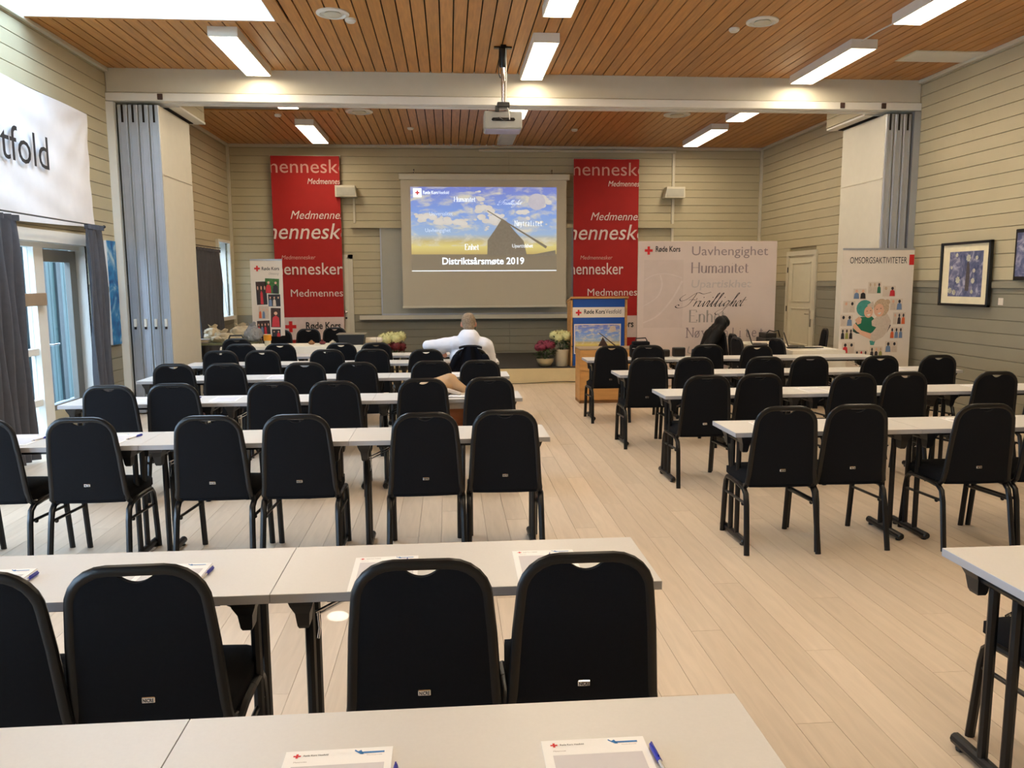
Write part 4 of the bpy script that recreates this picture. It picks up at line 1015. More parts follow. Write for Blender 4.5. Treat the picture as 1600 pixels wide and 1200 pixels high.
# ------------------------------------------------------------------ cloth-covered tables at the front
def cloth_table(name, lab, clab, x0, x1, y0, y1, drop=.5, h=.74, rz=0., corners=.12):
    t = thing(name, lab, 'table', ((x0+x1)/2, (y0+y1)/2, 0), rz)
    a, b = (x1-x0)/2, (y1-y0)/2
    MB().box(-a, a, -b, b, h-.03, h).build('tabletop', TOPM, t)
    for sx in (-1, 1):
        for sy in (-1, 1): MB().tube([(sx*(a-.08), sy*(b-.06), 0), (sx*(a-.08), sy*(b-.06), h-.03)], .016, 8).build('leg', BLACKM, t)
    c = thing('tablecloth', clab, 'tablecloth', ((x0+x1)/2, (y0+y1)/2, 0), rz)
    mb = MB(); N_ = 96
    per = []
    for k in range(N_):
        s_ = k/N_*4; q = s_ % 1; e = int(s_)
        per.append([(-a+2*a*q, -b), (a, -b+2*b*q), (a-2*a*q, b), (-a, b-2*b*q)][e])
    def ring(off, z, wav):
        out = []
        for k, (x, y) in enumerate(per):
            nx = (1 if x >= a-1e-6 else -1 if x <= -a+1e-6 else 0); ny = (1 if y >= b-1e-6 else -1 if y <= -b+1e-6 else 0)
            w_ = wav*math.sin(k*.9)+wav*.6*math.sin(k*.37+1)
            cr = corners*(1 if nx and ny else 0)
            dz = -cr*.9*(1-z/h)*2
            out.append(mb.bm.verts.new((x+nx*(off+w_), y+ny*(off+w_), max(z+dz+wav*.8*math.sin(k*.21), .02))))
        return out
    R = [ring(.004, h+.004, 0), ring(.010, h-.01, .0), ring(.02, h-drop*.35, .006), ring(.03, h-drop*.7, .014), ring(.04, h-drop, .022)]
    mb.bm.faces.new(R[0])
    for A, B in zip(R, R[1:]):
        for k in range(N_):
            f = mb.bm.faces.new((A[k], A[(k+1) % N_], B[(k+1) % N_], B[k])); f.smooth = True
    mb.build('cloth', TABLECL, c, angle=50)
    return t
cloth_table('head_table', 'long table under a cream cloth before the small rollup', 'cream tablecloth hanging over the long head table', -3.30, -1.25, 11.72, 12.32, .34)
cloth_table('side_table', 'table under a white cloth carrying the open laptop, before the pale backdrop', 'white tablecloth under the open laptop before the pale backdrop', 4.28, 4.90, 10.85, 11.7, .55)
cloth_table('side_table', 'table under a white cloth with cables on it, before the door', 'white tablecloth reaching low on the table before the door', 4.50, 5.20, 10.02, 10.70, .62)

# storage crate and things on the head table
p = (-1.45, 12.0, .745)
t = thing('storage_crate', 'black plastic crate with a pale lid on the head table', 'crate', p)
MB().prism([(-.17, 0), (.17, 0), (.20, .15), (-.20, .15)], -.15, .15).build('body', PLASTIC, t); MB().box(-.215, .215, -.165, .165, .15, .165, .004, 1).build('lid', mat('grey_lid', lin((130, 124, 110)), .5), t)
t = thing('cloth_roll', 'rolled white cloth lying beside the black crate', 'cloth roll', (-1.16, 12.22, .745+.045), .2)
MB().tube([(-.14, 0, 0), (-.12, 0, 0), (.12, 0, 0), (.14, 0, 0)], [.02, .042, .042, .02], 14).build('roll', TABLECL, t); MB().tube([(.04, 0, 0), (.05, 0, 0)], .044, 14).build('band', GINK, t)
p = unproj(418, 540, .75)
t = thing('candle_glass', 'tall glass with an orange candle at the window end of the head table', 'candle glass', (p.x, 11.86, .745))
MB().use(mat('amber_glass', lin((220, 214, 190)), .1, var=0)).lathe([(.035, 0), (.045, .02), (.055, .17), (.05, .17), (.042, .03)], 16).build('glass', None, t); MB().use(ORANGE).lathe([(.045, .08), (.056, .08), (.058, .165), (.001, .166)], 16).build('candle', None, t)
for i, (px, lab, m_) in enumerate(((497, 'small brown item on the head table near the middle chair', OAKD), (513, 'small dark red item on the head table near the crate', PETR), (528, 'small cream dish on the head table beside the crate', POTW))):
    p = unproj(px, 533, .75)
    t = thing('table_item', lab, 'table decoration', (p.x, 12.05, .745), .3*i)
    MB().use(m_).lathe([(.03, 0), (.05, .015), (.045, .035), (.02, .045), (.001, .046)], 12).build('bowl', None, t)
    MB().use(m_).ell((0, 0, .05), (.022, .018, .014), 8, 6).build('knob', None, t)

# table with heaps of bags in the back corner
t = thing('corner_table', 'dark table in the back corner by the window wall loaded with bags', 'table', (-3.55, 12.75, 0))
MB().box(-.45, .55, -.35, .35, .72, .75).build('tabletop', mat('olive_laminate', lin((120, 122, 90)), .5), t)
for sx in (-.4, .5):
    for sy in (-.3, .3): MB().tube([(sx, sy, 0), (sx, sy, .72)], .016, 8).build('leg', BLACKM, t)
t = thing('folded_papers', 'flat stack of pale folded papers at the window end of the corner table', 'papers', (-3.82, 12.52, .752))
for k in range(3): MB().box(-.13, .13, -.1, .1, k*.02, k*.02+.018, .003, 1, Matrix.Rotation(.1*k, 4, 'Z')).build('sheet_stack', BAGP if k % 2 else GINK, t)
def crumple(name, lab, c, r, m_, seed, spike=.25):
    rnd = random.Random(seed); t = thing(name, lab, 'bag', c)
    b = bmesh.new(); bmesh.ops.create_icosphere(b, subdivisions=4, radius=1)
    from mathutils import noise
    for v in b.verts:
        n_ = noise.noise(v.co*1.6+Vector((seed, 0, 0)))*spike*1.4+abs(noise.noise(v.co*4+Vector((0, seed, 0))))*spike*.7
        v.co = v.co*(1+n_); v.co.z = max(v.co.z, -.75)
        v.co = Vector((v.co.x*r[0], v.co.y*r[1], (v.co.z+.75)*r[2]))
    mb = MB().use(m_); mb.add(b); mb.build('bag_body', None, t, angle=25, smooth=True)
    mb = MB().use(m_); q = []
    for k in range(9):
        a = k*2*PI/9; q.append((.35*r[0]*math.cos(a)*(1+.3*(k % 2)), .35*r[1]*math.sin(a)))
    A = [mb.bm.verts.new((x*.5, y*.5, 1.45*r[2])) for x, y in q]; B = [mb.bm.verts.new((x*1.2, y*1.2, 1.95*r[2]+.02*(i % 3))) for i, (x, y) in enumerate(q)]
    for i in range(9): mb.bm.faces.new((A[i], A[(i+1) % 9], B[(i+1) % 9], B[i]))
    mb.build('bag_neck', None, t)
    return t
crumple('paper_bag', 'cream crumpled bag nearest the window wall on the corner table', (-3.72, 12.85, .752), (.15, .13, .12), BAGP, 1)
crumple('paper_bag', 'beige crumpled bag in the middle of the corner table', (-3.50, 12.60, .752), (.16, .12, .09), BAGP, 2)
crumple('plastic_bag', 'shiny beige plastic bag topmost of the corner heap', (-3.30, 12.88, .752), (.20, .14, .13), BAGP, 3)
crumple('plastic_bag', 'silvery grey plastic bag beside the small rollup', (-3.08, 12.72, .752), (.12, .12, .14), BAGG, 4)
p = unproj(368, 530, .9)
t = thing('shoulder_bag', 'black shoulder bag lying on the chair before the heap of bags', 'bag', (p.x-.05, p.y+.22, .485))
MB().use(PLASTIC).box(-.17, .17, -.08, .08, 0, .38, .05, 3).build('bag_body', None, t); MB().use(PLASTIC).tube([(-.12, 0, .36), (-.08, 0, .45), (.08, 0, .45), (.12, 0, .36)], .012, 8).build('strap', None, t)

# ------------------------------------------------------------------ rollup banners and the pale backdrop
def cassette(t, w_, z=0):
    MB().use(ALU).prism([(-.10, 0), (.10, 0), (.07, .07), (-.07, .07)], -w_/2-.01, w_/2+.01, 'x').build('cassette', None, t)
    MB().use(ALU).tube([(0, .03, .05), (0, .05, 2.0)], .010, 8).build('support_pole', None, t)
# big care rollup
RW = .98; t = thing('rollup_banner', 'tall white rollup with two hugging women and a ring of small pictures', 'rollup banner', (5.645, 10.10, 0))
cassette(t, RW)
MB().box(-RW/2, RW/2, -.003, 0, .06, 2.055).build('banner_sheet', PRINTW, t)
MB().use(ALU).box(-RW/2, RW/2, -.008, .008, 2.05, 2.075).build('top_rail', None, t)
fr = Frame((-RW/2, -.003, 0), (1, 0, 0), (0, 0, 1), .0015)
ru = lambda X, Y=0: (X-45)/640*RW+.01*0      # enlarged view 743 x 1200, sheet from x 45 to 685
def rz_(Y): return 2.055-(Y-50)/1045*1.60
letters(fr, 'OMSORGSAKTIVITETER', ru(108), rz_(166), .12, INK, t, fit=.78)
flat(fr, [rect(ru(640), rz_(180), RW-.002, rz_(92))], RED, t, 'red_tab')
HJ = mat('print_teal', lin((70, 150, 140)), .5, var=.1, scale=20); GR = mat('print_green', lin((30, 110, 84)), .5, var=.08); SK_ = mat('print_skin', lin((226, 178, 150)), .5, var=.05); BL_ = mat('print_blonde', lin((196, 170, 140)), .5, var=.2, scale=60)
KN = mat('print_knit', lin((206, 190, 174)), .5, var=.06, scale=40); DK = mat('print_dark', lin((44, 40, 46)), .5, var=.1); BE = mat('print_beige', lin((214, 200, 184)), .5, var=.05); BLU = mat('print_blue', lin((110, 134, 170)), .5, var=.1); ORG = mat('print_orange', lin((220, 104, 60)), .5, var=.1); OLV = mat('print_olive', lin((150, 150, 80)), .5, var=.1); PRED = mat('print_red', lin((206, 50, 60)), .5, var=.1)
def U(pts): return [(ru(x), rz_(y)) for x, y in pts]
def UE(cx, cy, rx, ry, n=18): return U([(cx+rx*math.cos(2*PI*i/n), cy+ry*math.sin(2*PI*i/n)) for i in range(n)][::-1])
flat(fr, [U([(320, 830), (372, 835), (362, 870), (330, 870)])], HJ, t, 'green_hem', 1)
flat(fr, [U([(166, 700), (166, 750), (200, 768), (330, 766), (420, 700), (330, 620), (230, 625), (200, 660)])], GR, t, 'green_sweater', 1.1)
flat(fr, [U([(330, 660), (400, 600), (470, 600), (505, 660), (500, 720), (440, 800), (360, 840), (322, 820), (335, 770), (375, 715), (335, 700)])], KN, t, 'cream_sweater', 1.3)
flat(fr, [U([(166, 690), (185, 680), (240, 740), (335, 770), (325, 818), (230, 775), (168, 720)])], SK_, t, 'forearm', 1.5)
flat(fr, [U([(180, 650), (215, 620), (240, 640), (235, 680), (205, 690)])], SK_, t, 'hand', 1.6)
flat(fr, [UE(262, 550, 74, 72)], HJ, t, 'hijab', 1.7)
flat(fr, [U([(285, 520), (335, 490), (345, 520), (340, 545), (290, 545)])], KN, t, 'hijab_edge', 1.9)
flat(fr, [UE(412, 545, 70, 76)], BL_, t, 'blonde_hair', 1.8)
flat(fr, [UE(464, 498, 24, 26)], BL_, t, 'hair_bun', 1.5)
flat(fr, [UE(298, 582, 40, 50)], SK_, t, 'face', 2.1)
flat(fr, [UE(392, 568, 46, 56)], SK_, t, 'face', 2.2)
flat(fr, [UE(284, 575, 6, 3, 8), UE(316, 570, 6, 3, 8), UE(374, 560, 6, 3, 8), UE(408, 552, 6, 3, 8), U([(470, 770), (495, 700), (500, 690), (505, 700), (482, 745)]), U([(166, 735), (166, 750), (225, 770), (225, 762)])], DK, t, 'dark_details', 2.6)
flat(fr, [U([(284, 604), (318, 598), (308, 614), (294, 616)]), U([(380, 592), (412, 584), (404, 602), (390, 604)])], WHITE, t, 'smiles', 2.6)
def mini(cx, cy, w_, h_, cols, tilt=0, bg=BE):
    def R(x, y): return (cx+x*math.cos(tilt)-y*math.sin(tilt), cy+x*math.sin(tilt)+y*math.cos(tilt))
    flat(fr, [U([R(-w_/2, -h_/2), R(w_/2, -h_/2), R(w_/2, h_/2), R(-w_/2, h_/2)][::-1])], bg, t, 'picture_card', 1)
    n = len(cols)
    for i, (c, hc) in enumerate(cols):
        x = -w_/2+w_*(i+.5)/n; hw = w_/n*.42
        flat(fr, [U([R(x-hw, h_*.46), R(x+hw, h_*.46), R(x+hw*.8, -h_*.02), R(x, -h_*.16), R(x-hw*.8, -h_*.02)])], c, t, 'figure', 1.6)
        flat(fr, [U([R(x+hw*.5*math.cos(2*PI*k/10), -h_*.26+h_*.15*math.sin(2*PI*k/10)) for k in range(10)][::-1])], hc, t, 'head', 2.0)
mini(212, 426, 116, 90, [(BLU, SK_), (DK, SK_)]); mini(342, 374, 118, 100, [(KN, BL_), (KN, BL_), (GR, DK)]); mini(474, 404, 116, 92, [(BE, BL_), (PRED, DK)])
mini(545, 518, 112, 100, [(KN, SK_), (BLU, DK)]); mini(122, 536, 108, 100, [(BE, SK_), (KN, DK)]); mini(104, 654, 110, 100, [(KN, DK), (BLU, DK)]); mini(578, 640, 112, 104, [(KN, SK_), (DK, DK), (ORG, DK)])
mini(112, 770, 110, 96, [(DK, DK), (OLV, DK), (DK, DK)]); mini(560, 764, 116, 100, [(ORG, DK), (BLU, DK), (BLU, DK)]); mini(132, 892, 112, 96, [(PRED, DK), (KN, DK)]); mini(520, 886, 112, 98, [(BLU, DK), (KN, DK)])
mini(252, 960, 116, 96, [(PRED, DK), (DK, PRED), (PRED, DK)]); mini(386, 934, 116, 102, [(DK, DK), (DK, SK_), (OLV, BL_)])

# small rollup
SW = .50; t = thing('rollup_banner', 'narrow white rollup with photo collage in front of the red banner', 'rollup banner', (-2.88, 12.95, 0))
cassette(t, SW)
MB().box(-SW/2, SW/2, -.003, 0, .06, 2.02).build('banner_sheet', PRINTW, t); MB().use(ALU).box(-SW/2, SW/2, -.008, .008, 2.015, 2.04).build('top_rail', None, t)
fr = Frame((-SW/2, -.003, 0), (1, 0, 0), (0, 0, 1), .0015)
sx_ = lambda X: (X-48)/360*SW; sz_ = lambda Y: 2.02-(Y-172)/900*1.39
flat(fr, [cross(sx_(125), sz_(255), .046)], RED, t, 'red_cross'); letters(fr, 'Røde Kors', sx_(175), sz_(272), .075, INK, t, bold=.012, fit=.27)
letters(fr, 'Omsorg', sx_(248), sz_(318), .05, GINK, t, shear=.3, fit=.16)
def photo(x0, y0, x1, y1, til, cols, bg):
    cx, cy, a, b = (x0+x1)/2, (y0+y1)/2, (x1-x0)/2, (y1-y0)/2
    def R(x, y): return (sx_(cx+x*math.cos(til)-y*math.sin(til)), sz_(cy+x*math.sin(til)+y*math.cos(til)))
    flat(fr, [[R(-a-4, b+4), R(a+4, b+4), R(a+4, -b-4), R(-a-4, -b-4)]], WHITE, t, 'photo_border', 1)
    flat(fr, [[R(-a, b), R(a, b), R(a, -b), R(-a, -b)]], bg, t, 'photo', 1.4)
    n = len(cols)
    for i, c in enumerate(cols):
        x = -a+2*a*(i+.5)/n; hw = a/n*.8
        flat(fr, [[R(x-hw, b*.95), R(x+hw, b*.95), R(x+hw*.8, 0), R(x, -b*.25), R(x-hw*.8, 0)]], c, t, 'figure', 1.8)
        flat(fr, [[R(x+hw*.45*math.cos(2*PI*k/8), -b*.45-b*.18*math.sin(2*PI*k/8)) for k in range(8)]], SK_, t, 'head', 2.1)
FOL = mat('print_foliage', lin((60, 110, 50)), .5, var=.4, scale=30); DKB = mat('print_dark_brown', lin((60, 40, 36)), .5, var=.3, scale=30)
photo(104, 388, 222, 626, -.03, [DK, PRED, DK], DKB); photo(205, 358, 364, 512, .05, [PRED, DK], FOL); photo(236, 520, 372, 644, 0, [BLU, BE, DK], DK); photo(120, 640, 236, 770, .03, [ORG, BLU, KN], KN)
photo(256, 660, 368, 860, .03, [PRED], DKB); photo(100, 790, 244, 940, -.04, [PRED, BLU, PRED, DK], DKB); photo(108, 950, 225, 1050, 0, [GINK, DK], DK); photo(262, 880, 360, 970, 0, [DK, PRED], DK)

# pale backdrop with value words
BWid = 2.215; t = thing('word_backdrop', 'large pale fabric backdrop with black and grey value words', 'backdrop banner', (2.94, 12.2, 0))
MB().box(0, BWid, 0, .02, .02, 2.275, .004, 1).build('fabric', PINKW, t)
MB().use(ALU).box(.02, BWid-.02, .02, .05, .02, .05).box(.02, BWid-.02, .02, .05, 2.2, 2.24).box(.02, .05, .02, .30, 0, .05).box(BWid-.05, BWid-.02, .02, .30, 0, .05).box(.04, .07, .02, .05, 0, 2.2).box(BWid-.07, BWid-.04, .02, .05, 0, 2.2).build('stand', None, t)
fr = Frame((0, 0, 0), (1, 0, 0), (0, 0, 1), .002)
bu = lambda X: (X-102)/1380*BWid; bz = lambda Y: 2.275-(Y-50)/625*.985
flat(fr, [cross(bu(203), bz(141), .066)], RED, t, 'red_cross'); letters(fr, 'Røde Kors', bu(268), bz(152), .12, INK, t, bold=.02, fit=.39)
flat(fr, [rect(bu(160), bz(900), bu(550), bz(232))], mat('backdrop_faint_field', lin((200, 184, 176)), .7, var=.03), t, 'pale_field', .5)
mbx = MB().use(mat('backdrop_swash', lin((208, 194, 188)), .7))
ribbon(mbx, [(bu(x), bz(y)) for x, y in cat_rom([(150, 440), (260, 380), (400, 370), (540, 410)], 8)], fr, .012, .01, 0, .8)
ribbon(mbx, [(bu(x), bz(y)) for x, y in cat_rom([(320, 380), (340, 480), (290, 600), (150, 690)], 8)], fr, .012, .01, 0, .8)
ribbon(mbx, [(bu(x), bz(y)) for x, y in cat_rom([(540, 440), (440, 620), (300, 780), (160, 850)], 8)], fr, .02, .01, 0, .8)
mbx.build('swash', None, t, recalc=False)
letters(fr, 'Uavhengighet', bu(622), bz(188), .20, GINK3, t, fit=1.22)
pen_word(fr, 'Humanitet', bu(622), bz(360), .105, GINK3, t, w0=.07, w1=.15, serif=.14, width=.93)
letters(fr, 'Upartiskhet', bu(622), bz(505), .17, GINK2, t, bold=.012, shear=.1, fit=.96)
script_word(fr, bu(548), bz(692), .0072, INK, t, 1.4)
pen_word(fr, 'Enhet', bu(610), bz(848), .125, GINK, t, w0=.05, w1=.17, serif=.13, width=.60)
pen_word(fr, 'Nøytralitet', bu(595), bz(1000), .098, GINK3, t, w0=.13, w1=.03, serif=.20, mono=.95, width=1.27)
letters(fr, 'Universalitet', bu(590), bz(1165), .17, GINK, t, shear=.2, fit=1.1)

# ------------------------------------------------------------------ lectern on the stage, plywood cabinet before it
LX0, LX1, LZ = 2.02, 2.93, .262
t = thing('lectern', 'oak lectern with a blue front poster standing on the stage edge', 'lectern', (0, 0, 0))
MB().box(LX0-.015, LX0+.02, 12.93, 13.35, LZ, 1.36).build('side_panel', OAK, t); MB().box(LX1-.02, LX1+.015, 12.93, 13.35, LZ, 1.36).build('side_panel', OAK, t)
MB().box(LX0+.02, LX1-.02, 12.94, 12.96, LZ, 1.38).build('front_panel', OAK, t)
MB().prism([(12.90, 1.385), (12.90, 1.415), (13.42, 1.33), (13.42, 1.30)], LX0-.02, LX1+.03, 'x').build('top', OAK, t)
MB().box(LX0+.02, LX1-.02, 12.96, 13.33, .8, .82).build('shelf', OAK, t)
fp = MB().box(LX0+.01, LX1-.03, 12.93, 12.938, LZ+.01, 1.375).build('blue_poster', BLUEP, t)
fr = Frame((LX0+.01, 12.93, LZ), (1, 0, 0), (0, 0, 1), .0015)
pw = LX1-LX0-.04; lz = lambda Y: (Y-720)*-1/620*1.095+0.0      # enlarged view, sheet from y 98 to 720
flat(fr, [rect(0, lz(262), pw, lz(166))], PRINTW, fp, 'white_band'); flat(fr, [cross(pw*.115, lz(216), .05)], RED, fp, 'red_cross', 1.5)
letters(fr, 'Røde Kors', pw*.215, lz(226), .10, INK, fp, bold=.02, fit=pw*.40, k=1.5); letters(fr, 'Vestfold', pw*.63, lz(226), .10, INK, fp, fit=pw*.30, k=1.5)
flat(fr, [rect(pw*.03, lz(602), pw*.93, lz(322))], PRINTW, fp, 'white_frame')
sp_ = thing('x', None, None); bpy.data.objects.remove(sp_)
o = MB().box(0, pw*.86, -.001, 0, 0, (lz(330)-lz(592))).build('sky_picture', sky_mat('printed_sky', 0, pw*.86, lz(330)-lz(592)), fp); o.location = (LX0+.01+pw*.05, 12.9275, LZ+lz(592))
fr2 = Frame((LX0+.01+pw*.05, 12.9265, LZ+lz(592)), (1, 0, 0), (0, 0, 1), .001); g = pw*.86; hh = lz(330)-lz(592)
flat(fr2, [[(g*.50, hh*.0), (g*.76, 0), (g*.74, hh*.24), (g*.62, hh*.56), (g*.52, hh*.24)]], DKB, fp, 'windmill'); flat(fr2, [[(g*.54, hh*.72), (g*.96, hh*.2), (g*.95, hh*.15), (g*.535, hh*.70)]], DKB, fp, 'sail', 1.5)
flat(fr2, [disc(g*.84, hh*.85, .055, 14)], KN, fp, 'moon', 1.5); flat(fr2, [rect(0, 0, g, hh*.17)], mat('print_meadow', lin((90, 84, 50)), .6, var=.2), fp, 'meadow', .7)
t = thing('plywood_cabinet', 'low plywood cabinet on the floor before the lectern', 'cabinet', (2.19, 10.8, 0))
MB().box(-.42, .42, -.19, .19, .04, .735, .003, 1).build('body', OAK, t); MB().box(-.425, .425, -.2, .2, .735, .755, .003, 1).build('top', mat('grey_oak_edge', lin((160, 140, 112)), .5), t)
MB().box(-.41, .41, -.20, -.19, .05, .44).build('door', OAK, t); MB().box(-.41, .41, -.20, -.19, .446, .73).build('drawer_front', OAK, t)
MB().box(-.42, .42, -.18, .18, 0, .04).build('plinth', OAKD, t)

# ------------------------------------------------------------------ flowers in pots on the stage
def flower_pot(lab, x, y, pot, pr, ph_, petal, fr_, fz, petal2=None, low=None):
    t = thing('potted_hydrangea', lab, 'potted plant', (x, y, .262))
    MB().use(pot[0]).lathe(pot[1], 24).build('pot', None, t)
    rnd = random.Random(int(x*100)); 
    for cl_, (m_, zc, n_) in (('flower_heads', (petal, fz, 7)),) + ((('dark_flower_heads', (low, fz-.13, 7)),) if low else ()):
        for k in range(n_):
            a = 2*PI*k/(n_-1); r_ = fr_*.68 if k < n_-1 else 0
            mb = MB().use(m_); c = Vector((r_*math.cos(a), r_*math.sin(a), zc+rnd.uniform(-.02, .03)+(0.03 if r_ == 0 else 0)))
            for q in range(46):
                z = 1-2*(q+.5)/46; ph = q*2.39996; s = math.sqrt(1-z*z); R_ = fr_*.42
                d = Vector((s*math.cos(ph), s*math.sin(ph), z)); pz = c+d*R_*Vector((1, 1, .8)).x
                u1 = d.orthogonal().normalized(); v1 = d.cross(u1); w_ = .020
                f0 = [mb.bm.verts.new(pz+(u1*math.cos(j*PI/2+q)+v1*math.sin(j*PI/2+q))*w_+d*(.004 if j % 2 else -.002)) for j in range(4)]
                mb.bm.faces.new(f0)
            mb.ell(c, (fr_*.38, fr_*.38, fr_*.34), 10, 7)
            mb.build('flower_head', None, t, recalc=False)
    mb = MB().use(LEAF)
    for k in range(60):
        a = rnd.uniform(0, 2*PI); e = rnd.uniform(-.2, .9); L = rnd.uniform(.07, .12); base = Vector((0, 0, ph_)); r_ = rnd.uniform(.3, 1.0)*fr_
        p = Vector((r_*math.cos(a), r_*math.sin(a), ph_+rnd.uniform(.0, (low and .05) or fz-ph_-.03)))
        d = Vector((math.cos(a), math.sin(a), e-.3)).normalized(); sd = d.cross(Vector((0, 0, 1))).normalized()*.028
        v = [mb.bm.verts.new(q) for q in (p, p+d*L*.45+sd, p+d*L, p+d*L*.45-sd)]; m2 = mb.bm.verts.new(p+d*L*.5+Vector((0, 0, -.012)))
        for i in range(4): mb.bm.faces.new((v[i], v[(i+1) % 4], m2))
    o = mb.build('leaves', None, t, recalc=False); o['kind'] = 'stuff'
    mb = MB().use(LEAF)
    for k in range(6): a = k*PI/3; mb.tube([(0, 0, ph_-.04), (fr_*.3*math.cos(a), fr_*.3*math.sin(a), ph_+.05), (fr_*.6*math.cos(a), fr_*.6*math.sin(a), fz)], .005, 5)
    o = mb.build('stems', None, t); o['kind'] = 'stuff'
SILV = mat('silver_bowl', lin((190, 180, 150)), .25, .5)
flower_pot('plum hydrangea in a low rounded silver bowl on the stage', 1.58, 12.98, (SILV, [(.06, 0), (.10, .02), (.14, .09), (.148, .14), (.14, .14), (.13, .10)]), .14, .15, PETP, .16, .34)
flower_pot('cream hydrangea in a tall cream pot beside the lectern', 1.87, 13.08, (POTW, [(.10, 0), (.105, .01), (.128, .26), (.135, .265), (.135, .28), (.12, .28), (.11, .22)]), .13, .28, PETW, .19, .50)
flower_pot('cream and dark red hydrangea on the stage behind the head table end', -.93, 12.98, (POTW, [(.10, 0), (.12, .02), (.14, .20), (.13, .20), (.12, .15)]), .13, .22, PETW, .21, .50, low=PETR)

# ------------------------------------------------------------------ bags, boxes, laptops on the door-side tables
p = unproj(1013, 541, .9)
t = thing('briefcase_bag', 'black bag with a top handle on the fifth door-side table row', 'bag', (p.x+.0, 9.50, .731))
MB().use(FABRIC).box(-.13, .13, -.07, .07, 0, .16, .025, 3).build('bag_body', None, t); MB().use(FABRIC).box(-.105, .105, -.06, .06, .155, .20, .02, 3).build('lid', None, t)
MB().use(PLASTIC).tube([(-.07, 0, .19), (-.06, 0, .235), (.06, 0, .24), (.08, 0, .20)], .008, 8).build('handle', None, t); MB().use(CHROME).tube([(-.12, -.073, .12), (.12, -.073, .12)], .003, 5).build('zip', None, t)
for i, (px, w_, lab) in enumerate(((1057, .155, 'small black rounded box standing on the fifth door-side table row'), (1037, .08, 'small black box half hidden beside the black handle bag'), (1083, .07, 'small black box half hidden behind the third chair'))):
    p = unproj(px, 556, .73)
    t = thing('black_box', lab, 'box', (p.x, 9.58, .731)); w_ /= 2
    MB().use(PLASTIC).box(-w_, w_, -.04, .04, 0, .115 if i == 0 else .09, .015, 3).build('shell', None, t); MB().use(DARK).box(-w_+.012, w_-.012, -.042, -.04, .015, .09 if i == 0 else .07).build('front', None, t)
def laptop(lab, x, y, z, rz, m_=BLACKM, ang=1.9):
    t = thing('laptop', lab, 'laptop', (x, y, z), rz)
    MB().use(m_).box(-.16, .16, -.11, .11, 0, .016, .004, 1).build('base', None, t)
    L = MB().use(m_).box(-.16, .16, 0, .21, -.005, .005, .003, 1).build('screen_lid', None, t); L.location = (0, .11, .014); L.rotation_euler = (1.25, 0, 0)
    MB().use(mat('laptop_display', lin((70, 62, 56)), .3)).box(-.145, .145, .015, .195, .005, .0065).build('display', None, L)
    MB().use(PLASTIC).box(-.14, .14, -.02, .09, .016, .018).build('keyboard', None, t)
laptop('open black laptop tilted away, on the cloth table before the backdrop', 4.46, 11.05, .746, 1.25, BLACKM)
laptop('open dark laptop beside the black case, on the cloth table before the door', 4.78, 10.55, .746, 1.2, BLACKM)
t = thing('equipment_case', 'black open equipment case with cables by the door-side wall', 'case', (4.98, 11.95, 0))
MB().use(PLASTIC).box(-.14, .14, -.2, .2, .0, .78, .01, 1).build('case_body', None, t); MB().use(PLASTIC).box(-.12, .05, -.15, .15, .78, .86, .01, 1).build('amplifier', None, t)
MB().use(BLACKM).tube([(-.1, -.1, .85), (-.06, -.12, .90), (.02, -.1, .88), (.08, -.12, .90), (.12, -.1, .8)], .010, 6).build('cable', None, t)
t = thing('cable_coil', 'black cable lying coiled on the white cloth before the door', 'cable', (4.80, 10.30, .752))
MB().use(PLASTIC).tube([(.02*k/4*math.cos(k*.7)+.05*math.cos(k*.7)+.006*k-.1, .05*math.sin(k*.7), .006+.001*(k % 3)) for k in range(34)], .006, 6).build('loop', None, t)
MB().use(PLASTIC).box(-.26, -.12, -.03, .03, 0, .02, .005, 1).build('power_strip', None, t)
tag(MB().use(PAPER).box(-.10, .10, -.14, .14, 0, .004, M=Matrix.Translation((5.0, 10.2, .748)) @ Matrix.Rotation(.2, 4, 'Z')).build('paper_sheet'), 'loose white sheet on the cloth table before the door', 'paper')

# ------------------------------------------------------------------ note sheets and pens on the tables
def sheet(x, y, rz, lab, detail=True, w_=.21, h_=.297, z=TH):
    t = thing('note_sheet', lab, 'paper', (x, y, z), rz, 'printed note sheets on the tables')
    MB().box(0, w_, -h_, 0, .0005, .0022).build('sheet', PAPER, t)
    fr = Frame((0, -h_, .0022), (1, 0, 0), (0, 1, 0), .0006)
    flat(fr, [rect(.018, .02, w_-.014, h_-.052)], PGREY, t, 'writing_field')
    flat(fr, [cross(.024, h_-.018, .0075)], RED, t, 'red_cross')
    flat(fr, [rect(w_-.062, h_-.019, w_-.016, h_-.014), [(w_-.075, h_-.010), (w_-.062, h_-.022), (w_-.056, h_-.022), (w_-.062, h_-.008), (w_-.068, h_-.012), (w_-.074, h_-.006)]], LOGOB, t, 'logo')
    if detail:
        letters(fr, 'Røde Kors Vestfold', .036, h_-.020, .0075, INK, t, bold=.01, fit=.048); 
        letters(fr, 'Møtenotat', .020, h_-.040, .006, GINK3, t)
        letters(fr, 'Distriktsårsmøte', w_-.05, h_-.027, .004, GINK3, t, fit=.03)
    return t
